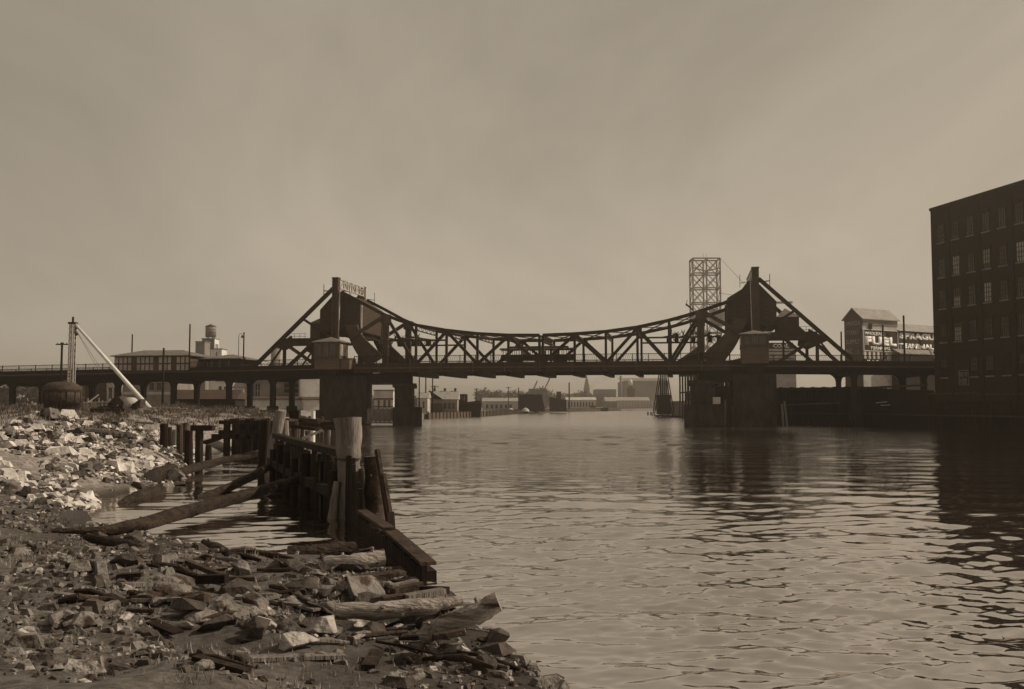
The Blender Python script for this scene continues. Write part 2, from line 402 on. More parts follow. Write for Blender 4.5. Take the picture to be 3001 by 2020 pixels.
def flat_land(name, pts, z, mat, drop=3.0):
    n = len(pts)
    vs = [(x, y, z) for x, y in pts] + [(x, y, z - drop) for x, y in pts]
    mb = MB(); mb.add(vs, [tuple(range(n))] + [(i, (i+1) % n, n + (i+1) % n, n + i) for i in range(n)])
    return struct(mb.build(name, mat))
defm('far_soil', g_(0.16, 0.5), 0.95, 0.4, 0.06)
flat_land('far_bank_ground', [(-150, 198), (-37, 198), (-35, 207), (-27, 231), (-22, 243), (-9, 301), (3, 398), (37, 520), (92, 628), (220, 700), (700, 770), (5200, 900), (5200, 5600), (-5200, 5600), (-5200, 198)], 1.3, 'far_soil')
flat_land('west_ground', [(-5200, -60), (-149, -60), (-149, 198.5), (-5200, 198.5)], 2.6, 'far_soil')
flat_land('quay_ground', [(90, 20), (79.3, 62), (63.6, 131), (61.4, 141.5), (61.0, 167.8), (44, 179), (47, 232), (48, 288), (56, 372), (110, 470), (320, 560), (5200, 700), (5200, 20)], 4.6, 'far_soil', drop=6.0)
mb = MB(); mb.box(-5200, 5200, -60, 5600, -3.2, -2.8); struct(mb.build('creek_bed', 'far_soil'))

# ---------------------------------------------------------------- drawbridge
TRUSS_V = 14.0
CHORD_L = [(0.72, 23.84), (4.56, 21.87), (7.86, 20.08), (9.06, 19.55), (11.6, 18.55), (14.6, 17.70), (20.1, 16.72), (25.6, 16.06), (31.05, 15.72), (36.45, 15.64)]
VERT_L = [9.06, 14.6, 20.1, 25.6, 31.05, 36.45]
CHORD_R = [(71.6, 24.1), (70.0, 22.0), (67.6, 20.65), (63.6, 19.35), (61.0, 18.55), (58.35, 17.86), (53.1, 16.78), (47.8, 16.12), (42.5, 15.80), (37.05, 15.64)]
VERT_R = [63.6, 58.35, 53.1, 47.8, 42.5, 37.05]
DECK = 10.55
def interp(ch, u):
    pts = sorted(ch)
    for (a, za), (b, zb) in zip(pts[:-1], pts[1:]):
        if a <= u <= b: return za + (zb - za) * (u - a) / (b - a)
    return pts[0][1] if u < pts[0][0] else pts[-1][1]
def box_member(mb, p, q, w=0.5, h=0.45, flange=0.09):
    "built-up riveted member: two side plates joined by a recessed web, so edges catch light"
    p, q = Vector(p), Vector(q); d = (q - p).normalized()
    up = Vector((0, 1, 0)); n = d.cross(up).normalized()
    for sgn in (-1, 1):
        off = n * (sgn * (h / 2 - flange / 2)); mb.bar(p + off, q + off, flange, w, up)
    mb.bar(p, q, h * 0.85, w * 0.55, up)
def laced(mb, p, q, w, n=8, t=0.07):
    "lattice strip in the vertical plane between two points"
    p, q = Vector(p), Vector(q)
    for i in range(n):
        a = p + (q - p) * (i / n); b = p + (q - p) * ((i + 1) / n); h = Vector((0, 0, w / 2))
        mb.bar(a - h, b + h, t, t); mb.bar(a + h, b - h, t, t)
def leaf(label, chord, verts, sgn):
    t = bthing('bascule_leaf', label, 'bridge span', group='two leaves of the drawbridge')
    bot = DECK - 0.15
    for v in (0.0, TRUSS_V):
        m = MB()
        for (a, za), (b, zb) in zip(chord[:-1], chord[1:]): box_member(m, (a, v, za - 0.25), (b, v, zb - 0.25), 0.62, 0.55)
        m.build('top_chord', 'steel', t)
        m = MB(); m.bar((verts[0] - sgn * 4, v, bot), (verts[-1], v, bot), 0.5, 0.6); m.build('bottom_chord', 'steel_dark', t)
        for i, u in enumerate(verts):
            z = interp(chord, u) - 0.3
            m = MB()
            if i == 0:
                for du in (-0.42, 0.42): m.bar((u + du, v, bot), (u + du, v, z), 0.22, 0.75, (0, 1, 0))
                m.bar((u, v, bot), (u, v, z), 0.8, 0.2, (0, 1, 0))
                m.box(u - 0.9, u + 0.9, v - 0.32, v + 0.32, z - 1.4, z + 0.1)
            else: box_member(m, (u, v, bot), (u, v, z), 0.42, 0.40)
            m.build('vertical_post', 'steel_light' if i == 0 else 'steel', t)
            # gusset plates
            m = MB(); zz = z - 0.2 if i % 2 == 0 else bot + 0.45
            m.box(u - 0.75, u + 0.75, v - 0.27, v + 0.27, zz - 0.55, zz + 0.35); m.build('gusset_plate', 'steel', t)
        for i in range(len(verts) - 1):
            a, b = verts[i], verts[i + 1]
            za = interp(chord, a) - 0.4 if i % 2 == 0 else bot + 0.15
            zb = bot + 0.15 if i % 2 == 0 else interp(chord, b) - 0.4
            m = MB(); box_member(m, (a, v, za), (b, v, zb), 0.5, 0.5); m.build('diagonal', 'steel', t)
        # level strut running back to the heel post
        m = MB(); m.bar((verts[0], v, 14.75), (verts[2], v, 14.75), 0.25, 0.28); laced(m, (verts[1] - sgn * 2.6, v, 15.25), (verts[1] + sgn * 0.2, v, 15.25), 0.9, 5)
        m.build('level_strut', 'steel', t)
        # segmental heel girder, curved plate with radial stiffeners
        mir = (lambda u: u) if sgn > 0 else (lambda u: 72.65 - u)
        outer = [(1.55, 17.6), (1.75, 16.8), (2.2, 15.9), (2.75, 14.8), (3.3, 13.7), (3.9, 12.7), (4.55, 11.8), (5.2, 11.1), (6.1, 10.55)]
        inner = [(3.85, 17.6), (4.05, 16.9), (4.45, 16.2), (5.0, 15.45), (5.75, 14.7), (6.5, 14.0), (7.2, 13.35), (7.95, 12.65), (8.65, 12.0)]
        m = MB(); vsx = []; n = len(outer)
        for w in (v - 0.30, v + 0.30):
            vsx += [(mir(a), w, z) for a, z in outer] + [(mir(a), w, z) for a, z in inner]
        fs = []
        for k in range(n - 1):
            for o in (0, 2 * n): fs.append((o + k, o + k + 1, o + n + k + 1, o + n + k))
            fs.append((k, k + 1, 2*n + k + 1, 2*n + k)); fs.append((n + k, n + k + 1, 3*n + k + 1, 3*n + k))
        fs += [(0, n, 3*n, 2*n), (n - 1, 2*n - 1, 4*n - 1, 3*n - 1)]
        m.add(vsx, fs); hg = m.build('heel_girder', 'steel_light', t)
        for k in range(n):
            (a, za), (b, zb) = outer[k], inner[k]
            m = MB(); m.bar((mir(a), v, za), (mir(b), v, zb), 0.18, 0.86, (0, 1, 0)); m.build('stiffener', 'steel_light', hg)
        m = MB(); m.path([(mir(a), v, z) for a, z in outer], 0.95, 0.16); m.build('rolling_flange', 'steel', hg)
        m = MB(); box_member(m, (mir(2.85), v - 0.45, 15.4), (mir(8.6), v - 0.45, 18.9), 0.55, 0.6); m.build('heel_strut', 'steel_light', t)
        m = MB(); m.prism([(mir(8.6), 12.4), (mir(14.2), 10.4), (mir(8.6), 10.4)], v - 0.12, v + 0.12); m.build('heel_plate', 'steel_dark', t)
    # lateral bracing between the top chords, sway struts over the roadway
    for i in range(len(verts) - 1):
        a, b = verts[i], verts[i + 1]; za, zb = interp(chord, a) - 0.3, interp(chord, b) - 0.3
        m = MB()
        m.bar((a, 0, za), (b, TRUSS_V, zb), 0.16, 0.16); m.bar((a, TRUSS_V, za), (b, 0, zb), 0.16, 0.16)
        m.build('lateral_brace', 'steel', t)
        m = MB(); zb2 = min(zb, 15.9)
        m.bar((b, 0, zb), (b, TRUSS_V, zb), 0.3, 0.22); m.bar((b, 0, zb - 0.85), (b, TRUSS_V, zb - 0.85), 0.2, 0.18)
        for k in range(10):
            y0, y1 = 14 * k / 10, 14 * (k + 1) / 10
            m.bar((b, y0, zb - (0.85 if k % 2 else 0)), (b, y1, zb - (0 if k % 2 else 0.85)), 0.08, 0.08)
        m.build('sway_strut', 'steel', t)
    # pipes, machinery and ladders under the heel
    m = MB(); a0, a1 = verts[0] - sgn * 3, verts[0] + sgn * 5.5
    for k in range(7):
        uu = a0 + (a1 - a0) * k / 6.0
        m.bar((uu, 1.5, 15.0 + 0.5 * (k % 2)), (uu + sgn * 1.2, 12.5, 15.6), 0.22, 0.3)
        m.box(uu - 0.35, uu + 0.35, 4 + (k * 2.3) % 5, 5.2 + (k * 2.3) % 5, 14.3, 15.2 + 0.3 * (k % 3))
    for k in range(9):
        uu = a0 + (a1 - a0) * k / 8.0; m.bar((uu, 3, 14.4), (uu + sgn * (0.9 if k % 2 else -0.7), 3, 16.2), 0.12, 0.12)
    m.build('machinery', 'steel_dark', t)
    # floor
    u0, u1 = verts[0] - sgn * 4.5, verts[-1] + sgn * 0.28
    m = MB(); m.box(u0, u1, -3.4, TRUSS_V + 3.4, DECK - 0.22, DECK); dk = m.build('deck', 'deck_wood', t)
    for k in range(7):
        vv = 1.2 + k * (TRUSS_V - 2.4) / 6
        m = MB(); m.box(u0, u1, vv - 0.15, vv + 0.15, 9.42, DECK - 0.225); m.build('stringer', 'steel_dark', t)
    for vv in (-3.42, TRUSS_V + 3.42):
        m = MB(); m.box(u0, u1, vv - 0.12, vv + 0.12, 9.05, DECK + 0.14); m.build('fascia_girder', 'steel', t)
        m = MB(); m.box(u0, u1, vv - 0.34, vv + 0.34, 9.74, 9.98); m.build('ledge', 'steel_light', t)
        for u in verts:
            m = MB(); m.box(u - 0.09, u + 0.09, vv - 0.22, vv + 0.22, 9.10, DECK + 0.16); m.build('fascia_stiffener', 'steel_light', t)
    for u in verts:
        m = MB(); m.box(u - 0.36, u + 0.36, -0.6, TRUSS_V + 0.6, 8.45, DECK - 0.23); m.build('floor_beam', 'steel_dark', t)
    for vv in (-3.45, TRUSS_V + 3.45): railing(t, u0, u1, vv, DECK + 0.15)
    for vv in (4.2, 5.65, 8.35, 9.8):
        m = MB(); m.box(u0, u1, vv - 0.05, vv + 0.05, DECK + 0.004, DECK + 0.06); m.build('tram_rail', 'steel', t)
    return t
def railing(parent, u0, u1, v, z, h=1.22, mat='steel', step=2.7):
    a, b = min(u0, u1), max(u0, u1)
    m = MB(); m.box(a, b, v - 0.05, v + 0.05, z + h - 0.08, z + h + 0.02); m.build('hand_rail', mat, parent)
    m = MB(); m.box(a, b, v - 0.03, v + 0.03, z + 0.10, z + 0.15); m.build('bottom_rail', mat, parent)
    n = max(1, round((b - a) / step))
    me = None
    for i in range(n + 1):
        u = a + (b - a) * i / n
        if me is None:
            m = MB(); m.box(-0.06, 0.06, -0.07, 0.07, 0, h + 0.06); me = m.mesh('rail_post')
        o = link('rail_post', me, mat, parent); o.location = (u, v, z)
    m = MB(); k = 0; x = a
    while x < b - 0.3:
        m.bar((x, v, z + 0.13), (x + 0.32, v, z + h - 0.05), 0.025, 0.03, (0, 1, 0)); m.bar((x + 0.32, v, z + 0.13), (x, v, z + h - 0.05), 0.025, 0.03, (0, 1, 0)); x += 0.32
    o = m.build('rail_lattice', mat, parent); o['kind'] = 'stuff'

leaf('left leaf of the dark steel drawbridge, its truss curving down to the centre gap', CHORD_L, VERT_L, 1)
leaf('right leaf of the dark steel drawbridge, from the centre gap to the right tower', CHORD_R, VERT_R, -1)

def tower(label, sgn, u0, clad):
    t = bthing('bridge_tower', label, 'bridge tower', u0, 0, 0, 'two towers of the drawbridge')
    S = lambda a: sgn * a      # local u grows towards the river
    for v in (0.0, TRUSS_V):
        m = MB()
        for du in (-0.46, 0.46): m.box(du - 0.09, du + 0.09, v - 0.55, v + 0.55, 8.8, 26.1)
        m.box(-0.36, 0.36, v - 0.2, v + 0.2, 8.8, 26.05)
        m.box(-0.62, 0.62, v - 0.62, v + 0.62, 26.02, 26.2)
        m.build('tower_post', 'steel_light', t)
        m = MB(); m.bar((S(0.62), v - 0.35, 12.0), (S(0.85), v - 0.35, 24.0), 0.14, 0.3, (0, 1, 0)); m.build('lit_flange_strip', 'steel_pale', t)  # added pale strip: the post's sunlit flange edge put into its colour
        m = MB(); box_member(m, (S(-0.5), v, 24.3), (S(-15.0), v, 10.75), 0.62, 0.62); m.build('back_stay', 'steel', t)
        zl = 14.1 if v == 0 else 14.95
        m = MB(); m.box(S(-9.6), S(-0.3), v - 0.35, v + 0.35, zl, 15.35); m.box(S(-9.6), S(-0.3), v - 0.5, v + 0.5, 15.2, 15.4); m.box(S(-9.6), S(-0.3), v - 0.5, v + 0.5, zl - 0.05, zl + 0.1); m.build('tie_girder', 'steel', t)
        m = MB(); m.prism([(S(-11.5), 14.0), (S(-8.3), 15.9), (S(-8.0), 14.0), (S(-9.6), 13.2)], v - 0.22, v + 0.22); m.build('knee_plate', 'steel', t)
        m = MB(); box_member(m, (S(-9.6), v, 14.4), (S(-9.6), v, 10.3), 0.45, 0.5); m.build('stay_post', 'steel', t)
        m = MB(); box_member(m, (S(-9.4), v, 14.4), (S(-3.2), v, 10.3), 0.55, 0.55)
        if v == 0 or sgn > 0: m.build('brace', 'steel_light', t)
        if v > 0 and sgn < 0: continue
        m = MB(); box_member(m, (S(-4.6), v, 14.2), (S(-9.0), v, 10.3), 0.5, 0.5); m.build('brace', 'steel', t)
        m = MB(); box_member(m, (S(-10.2), v, 13.6), (S(-12.6), v, 10.3), 0.3, 0.3); m.build('brace', 'steel', t)
        m = MB(); m.bar((S(-4.3), v, 14.1), (S(-4.3), v, 10.3), 0.3, 0.3); m.build('stay_post', 'steel', t)
        m = MB(); box_member(m, (S(-6.2), v, 18.9), (S(-0.8), v, 15.5), 0.35, 0.4); m.build('tie', 'steel', t)
        # lamp bracket by the post top
        m = MB(); m.bar((S(-2.3), v, 22.2), (S(-2.3), v, 25.0), 0.1, 0.1); m.bar((S(-2.3), v, 23.9), (S(-0.5), v, 23.7), 0.12, 0.16)
        m.bar((S(2.5), v, 22.9), (S(2.5), v, 25.0), 0.08, 0.08); m.bar((S(2.5), v, 23.6), (S(0.5), v, 23.9), 0.08, 0.1); m.build('bracket', 'steel', t)
    # portal panel with pierced ornament, between the two posts
    m = MB()
    for z0, z1 in ((25.85, 26.1), (24.25, 24.45)): m.box(S(0.30), S(0.62), 0.56, TRUSS_V - 0.56, z0, z1)
    pn = m.build('portal_panel', 'steel_pale', t)
    n = 6
    for i in range(n + 1):
        v = 0.7 + (TRUSS_V - 1.4) * i / n; m = MB(); m.box(S(0.34), S(0.58), v - 0.16, v + 0.16, 24.45, 25.85); m.build('panel_bar', 'steel_pale', pn)
    for i in range(n):
        v0 = 0.7 + (TRUSS_V - 1.4) * i / n + 0.16; v1 = v0 + (TRUSS_V - 1.4) / n - 0.32
        m = MB(); m.bar((S(0.46), v0, 24.5), (S(0.46), v1, 25.8), 0.14, 0.24, (1, 0, 0))
        if i % 2: m.bar((S(0.46), v1, 24.5), (S(0.46), v0, 25.8), 0.14, 0.24, (1, 0, 0))
        m.build('panel_ornament', 'steel_pale', pn)
    m = MB()
    for v in (0, TRUSS_V):
        s2 = 1 if v == 0 else -1
        pts = [(S(0.46), v + s2 * 0.5, 22.6), (S(0.46), v + s2 * 1.2, 23.5), (S(0.46), v + s2 * 2.2, 24.0), (S(0.46), v + s2 * 3.6, 24.25)]; m.path(pts, 0.18, 0.22)
    m.build('portal_bracket', 'steel', t)
    # counterweight: clad box hung between the trusses
    prof = [(S(-3.4), 16.7), (S(-3.4), 20.6), (S(-0.7), 23.5), (S(0.9), 23.5), (S(4.35), 21.4), (S(4.35), 16.7)]
    m = MB(); m.prism(prof, 1.1, TRUSS_V - 1.1); cw = m.build('counterweight', 'cladding', t)
    def urange(z):
        lo = -3.4 if z <= 20.6 else -3.4 + (z - 20.6) / 2.9 * 2.7
        hi = 4.35 if z <= 21.4 else 4.35 - (z - 21.4) / 2.1 * 3.45
        return lo, hi
    z = 16.75; m = MB(); m2 = MB(); m3 = MB()
    while z < 23.2:
        lo, hi = urange(z + 0.30)
        for vv, s2 in ((1.1, -1), (TRUSS_V - 1.1, 1)):
            m.add([(S(lo), vv + s2*0.012, z + 0.30), (S(hi), vv + s2*0.012, z + 0.30), (S(hi), vv + s2*0.075, z), (S(lo), vv + s2*0.075, z), (S(lo), vv, z + 0.005), (S(hi), vv, z + 0.005)], [(0, 1, 2, 3), (3, 2, 5, 4)])
        if z < 21.0: m2.add([(S(hi) + S(0.012), 1.1, z + 0.30), (S(hi) + S(0.012), TRUSS_V - 1.1, z + 0.30), (S(hi) + S(0.075), TRUSS_V - 1.1, z), (S(hi) + S(0.075), 1.1, z), (S(hi), 1.1, z + 0.005), (S(hi), TRUSS_V - 1.1, z + 0.005)], [(0, 1, 2, 3), (3, 2, 5, 4)])
        z += 0.31
    o = m.build('lap_boards', 'cladding', cw); o['kind'] = 'stuff'
    o = m2.build('lap_boards', 'cladding', cw); o['kind'] = 'stuff'
    for vv in (1.0, TRUSS_V - 1.0):
        m = MB(); m.box(S(4.25), S(4.55), vv - 0.15, vv + 0.15, 15.2, 21.3); m.build('corner_board', 'steel_pale' if sgn > 0 else 'steel', cw)
    m = MB(); m.box(S(-3.6), S(4.5), 0.9, TRUSS_V - 0.9, 16.45, 16.70); m.build('bottom_sill', 'steel', cw)
    m = MB(); m.box(S(1.2), S(3.9), 2.0, TRUSS_V - 2, 15.6, 16.45); m.build('hanger_beam', 'steel_dark', t)
    # machine room on the tie girder
    if sgn > 0:
        m = MB(); m.box(S(-5.4), S(-3.5), 1.5, 11, 15.45, 18.2); mh = m.build('machine_room', 'wall_dark', t)
        m = MB(); m.prism([(S(-5.6), 18.2), (S(-3.42), 18.2), (S(-3.42), 19.1)], 1.3, 11.2); m.build('room_roof', 'roof_dark', mh)
    else:
        m = MB(); m.box(S(-7.0), S(-3.5), 1.5, 6.5, 15.45, 18.0); mh = m.build('machine_room', 'wall_dark', t)
        m = MB(); m.add([(S(-7.2), 1.3, 18), (S(-3.42), 1.3, 18), (S(-3.42), 6.7, 18), (S(-7.2), 6.7, 18), (S(-5.0), 4, 19.7)], [(0, 1, 4), (1, 2, 4), (2, 3, 4), (3, 0, 4), (0, 3, 2, 1)]); m.build('room_roof', 'roof_dark', mh)
    m = MB(); m.box(S(-9.4), S(-0.6), 0.55, TRUSS_V - 0.55, 15.0, 15.15); m.build('walkway', 'steel_dark', t)
    m = MB()
    for zz in (15.8, 16.3): m.bar((S(-9.0), 0.6, zz), (S(-5.8), 0.6, zz), 0.05, 0.05)
    for k in range(4): m.bar((S(-9.0 + k), 0.6, 15.15), (S(-9.0 + k), 0.6, 16.3), 0.05, 0.05)
    m.build('walkway_rail', 'steel', t)
    return t
tower('left tower of the drawbridge, pale ornamental panel joining its two post tops', 1, -0.25, True)
tower('right tower of the drawbridge, seen end-on in front of the lattice tower', -1, 72.5, True)

# ---------------------------------------------------------------- operator houses
def operator_house(label, u0, u1, v0, v1, zb, zm, ze, zr, win, low=0.0):
    t = bthing('operator_house', label, 'cabin', u0, v0, 0, 'operator houses on the drawbridge')
    W, D = u1 - u0, v1 - v0
    m = MB(); m.box(0, W, 0, D, zb, zm); b = m.build('base', 'house_base', t)
    n = int((zm - zb) / 0.24)
    for k in range(n):
        z = zb + (zm - zb) * k / n; m = MB(); m.box(-0.03, W + 0.03, -0.03, D + 0.03, z + 0.015, z + (zm - zb) / n - 0.02); m.build('board', 'house_base', b)
    m = MB(); m.box(-0.15, W + 0.15, -0.15, D + 0.15, zm, zm + 0.14); m.build('sill_band', 'steel_light', t)
    m = MB(); m.box(0.03, W - 0.03, 0.03, D - 0.03, zm + 0.142, ze); w = m.build('wall', 'house_wall', t)
    for i, (a, c) in enumerate(win):
        m = MB(); m.box(W * a, W * c, -0.03, 0.025, zm + 0.62, ze - 0.35); p = m.build('window', 'glass_dark', w)
        m = MB()
        for x in (W * a - 0.05, W * (a + c) / 2 - 0.025, W * c): m.box(x, x + 0.05, -0.07, -0.031, zm + 0.57, ze - 0.30)
        for zz in (zm + 0.57, (zm + ze) / 2 + 0.1, ze - 0.35): m.box(W * a - 0.05, W * c + 0.05, -0.075, -0.032, zz, zz + 0.05)
        m.build('frame', 'sill_pale' if i == 1 else 'house_base', p)
    for s, x in ((-1, -0.03), (1, W)):
        for k in range(2):
            y0 = D * (0.12 + 0.45 * k); m = MB(); m.box(x - 0.02, x + 0.05, y0, y0 + D * 0.32, zm + 0.62, ze - 0.35); p = m.build('window', 'glass_pale', w)
            m = MB(); xx = x + (0.06 if s > 0 else -0.07)
            for y in (y0, y0 + D * 0.16, y0 + D * 0.32): m.box(xx - 0.02, xx + 0.03, y - 0.03, y + 0.03, zm + 0.6, ze - 0.3)
            m.build('frame', 'white_dirty', p)
    for k, (x, y) in enumerate(((0, 0), (W, 0), (W, D), (0, D))):
        m = MB(); m.box(x - 0.09, x + 0.09, y - 0.09, y + 0.09, zm + 0.142, ze); m.build('corner_post', 'house_base', t)
    o = 0.45
    m = MB(); m.add([(-o, -o, ze), (W + o, -o, ze), (W + o, D + o, ze), (-o, D + o, ze), (W / 2, D / 2, zr), (-o, -o, ze - 0.12), (W + o, -o, ze - 0.12), (W + o, D + o, ze - 0.12), (-o, D + o, ze - 0.12)],
          [(0, 1, 4), (1, 2, 4), (2, 3, 4), (3, 0, 4), (0, 5, 6, 1), (1, 6, 7, 2), (2, 7, 8, 3), (3, 8, 5, 0), (5, 8, 7, 6)])
    m.build('roof', 'roof_dark', t)
    m = MB(); m.box(W * 0.2, W * 0.8, D * 0.2, D * 0.8, 8.7, zb); m.build('support', 'steel_dark', t)
    return t
operator_house('left operator cabin with a pale hipped roof and windows, below the left tower post', -1.85, 2.55, -5.6, -1.6, 9.6, 11.35, 14.38, 15.3, ((0.07, 0.24), (0.40, 0.52), (0.64, 0.86)))
operator_house('right operator cabin with hipped roof and pale boarded base, below the right tower post', 69.85, 74.0, -5.6, -1.6, 10.1, 12.5, 14.8, 15.5, ((0.1, 0.3), (0.4, 0.6), (0.66, 0.9)))
tc_ = bthing('tender_box', 'low boarded box beside the left operator cabin on the drawbridge', 'cabin', 2.75, -5.4)
m = MB(); m.box(0, 1.6, 0, 3.2, 9.62, 11.3); m.build('wall', 'house_base', tc_)
m = MB(); m.box(-0.1, 1.7, -0.1, 3.3, 11.3, 11.42); m.build('lid', 'steel_light', tc_)

# ---------------------------------------------------------------- approach viaducts
def viaduct(label, ua, ub, zt, depth, cols, rows, vf):
    t = bthing('approach_viaduct', label, 'viaduct', ua, 0, 0, 'approach viaducts of the drawbridge')
    W = ub - ua
    sl = lambda x: zt[0] + (zt[1] - zt[0]) * x / W
    m = MB()
    def slab(mm, v0, v1, d0, d1, x0=0, x1=W):
        mm.add([(x0, v0, sl(x0) + d0), (x1, v0, sl(x1) + d0), (x1, v1, sl(x1) + d0), (x0, v1, sl(x0) + d0), (x0, v0, sl(x0) + d1), (x1, v0, sl(x1) + d1), (x1, v1, sl(x1) + d1), (x0, v1, sl(x0) + d1)],
               [(0,3,2,1),(4,5,6,7),(0,1,5,4),(1,2,6,5),(2,3,7,6),(3,0,4,7)])
    slab(m, -3.2, vf, -0.25, 0); m.build('deck', 'deck_wood', t)
    for v in (-3.2, vf):
        m = MB(); slab(m, v - 0.12, v + 0.12, -1.0, 0.15); m.build('fascia_girder', 'steel_dark', t)
        m = MB(); slab(m, v - 0.3, v + 0.3, -0.75, -0.52); m.build('ledge', 'steel_light', t)
    for v in (-1.2, 2.8, 7.2) + ((vf - 2.0,) if vf > 11 else ()):
        m = MB(); slab(m, v - 0.25, v + 0.25, -depth, -0.26); m.build('girder', 'steel_dark', t)
    for x in cols:
        x -= ua
        for v in rows:
            m = MB(); top = sl(x) - depth
            m.box(x - 0.42, x + 0.42, v - 0.42, v + 0.42, 1.2, top - 1.0)
            m.prism([(x - 0.42, top - 1.3), (x + 0.42, top - 1.3), (x + 0.55, top - 0.75), (x + 0.95, top - 0.25), (x + 1.4, top + 0.02), (x - 1.4, top + 0.02), (x - 0.95, top - 0.25), (x - 0.55, top - 0.75)], v - 0.4, v + 0.4)
            m.box(x - 0.75, x + 0.75, v - 0.75, v + 0.75, 1.0, 3.3)
            m.build('column', 'steel_dark', t)
        m = MB(); m.box(x - 0.3, x + 0.3, rows[0] + 0.5, rows[-1] - 0.5, sl(x) - depth - 0.6, sl(x) - depth - 0.02); m.build('cross_beam', 'steel_dark', t)
    for v in (-3.2, vf):
        e = bpy.data.objects.new('railing', None); C.objects.link(e); e.parent = t; e.location = (0, v, zt[0]); e.rotation_euler = (0, -math.atan2(zt[1] - zt[0], W), 0)
        railing(e, 0, W, 0, 0.15, h=1.0, step=3.4)
    return t
viaduct('left approach viaduct on dark columns, running to the left edge above the grass bank', -95.0, 4.3, (9.2, 10.45), 2.0, [-85, -74, -63.5, -52.6, -41.7, -30.6, -19.8, -11.4], (-1.2, 7.2), 9.4)
viaduct('right approach viaduct carrying the road past the fuel terminal', 68.0, 130.0, (10.45, 9.6), 1.35, [87.5, 98.0, 110, 122], (-1.2, TRUSS_V + 1.2), TRUSS_V + 3.2)

# ---------------------------------------------------------------- piers
def pier_left():
    t = bthing('bridge_pier', 'left dark masonry pier with an opening, standing at the water below the left tower', 'bridge pier', 0, 0, 0, 'masonry piers of the drawbridge')
    m = MB(); m.box(-2.2, 6.4, -2.4, 16.4, -2.6, 8.6); m.build('rear_wall', 'masonry', t)
    m = MB(); m.box(-2.8, 3.4, -3.0, 17.0, -2.6, 2.6); m.build('rear_footing', 'masonry', t)
    m = MB(); m.box(11.5, 14.9, -2.4, 16.4, -2.6, 6.6); m.build('front_wall', 'masonry', t)
    m = MB(); m.box(11.1, 15.4, -2.9, 16.9, 6.62, 7.2); m.build('coping', 'masonry', t)
    m = MB(); m.box(11.2, 16.4, -3.4, 17.4, -2.6, 3.1); m.build('front_footing', 'masonry', t)
    m = MB(); m.box(-2.0, 14.6, -1.6, 15.6, 7.35, 9.02); m.build('track_girder', 'steel_dark', t)
    for i in range(9):
        z0 = -0.6 + i * 0.82
        if z0 < 6: 
            for sx in (11.49, 14.91): 
                m = MB(); m.box(sx - 0.05, sx + 0.05, -2.45, 16.45, z0 + 3.1 - 0.0, z0 + 3.1 + 0.06); 
                if z0 + 3.1 < 6.4: m.build('course_line', 'masonry', t)
    # the pier is skewed to follow the channel
    for ch in t.children:
        for vt in ch.data.vertices: vt.co.x -= 0.28 * (vt.co.y + 2.4)
    # timber sheeting and waling between the walls, sunlit tone put into lighter timber
    me = None
    for i in range(23):
        if me is None:
            m = MB(); m.box(0, 0.19, 0, 0.16, 0.55, 2.75); me = m.mesh('sheet_plank')
        o = link('sheet_plank', me, 'timber_grey', t); o.location = (6.5 + i * 0.2, -2.3 + 0.04 * (i % 3), 0.06 * ((i * 7) % 4))
    m = MB(); m.box(6.5, 11.1, -2.8, -2.32, 0.3, 0.62); m.build('waling', 'timber_grey', t)
    return t
pier_left()
def pier_right():
    t = bthing('bridge_pier', 'right dark masonry pier behind timber piles, below the right tower', 'bridge pier', 0, 0, 0, 'masonry piers of the drawbridge')
    m = MB(); m.box(62.0, 65.8, -2.4, 16.4, -2.6, 6.9); m.build('front_wall', 'masonry', t)
    m = MB(); m.box(60.7, 67.1, -3.6, 17.4, -2.6, 3.5); m.build('front_footing', 'masonry', t)
    m = MB(); m.box(68.6, 75.4, -2.4, 16.4, -2.6, 8.6); m.build('rear_wall', 'masonry', t)
    m = MB(); m.box(61.4, 66.4, -2.9, 16.9, 6.92, 7.5); m.build('coping', 'masonry', t)
    m = MB(); m.box(63.0, 75.0, -1.6, 15.6, 7.52, 9.02); m.build('track_girder', 'steel_dark', t)
    m = MB(); m.box(65.82, 68.58, -1.0, -0.4, -1.0, 6.6); m.build('sheeting', 'timber_dark', t)
    for i, (a, b) in enumerate(((62.3, 63.5), (63.9, 65.6))):
        m = MB(); m.box(a, b, -2.52, -2.4, 3.9, 6.3); m.build('panel', 'masonry', t)
    m = MB(); m.box(65.3, 66.5, -3.55, -3.4, 3.65, 4.75); m.build('notice_board', 'white_dirty', t)
    return t
pier_right()

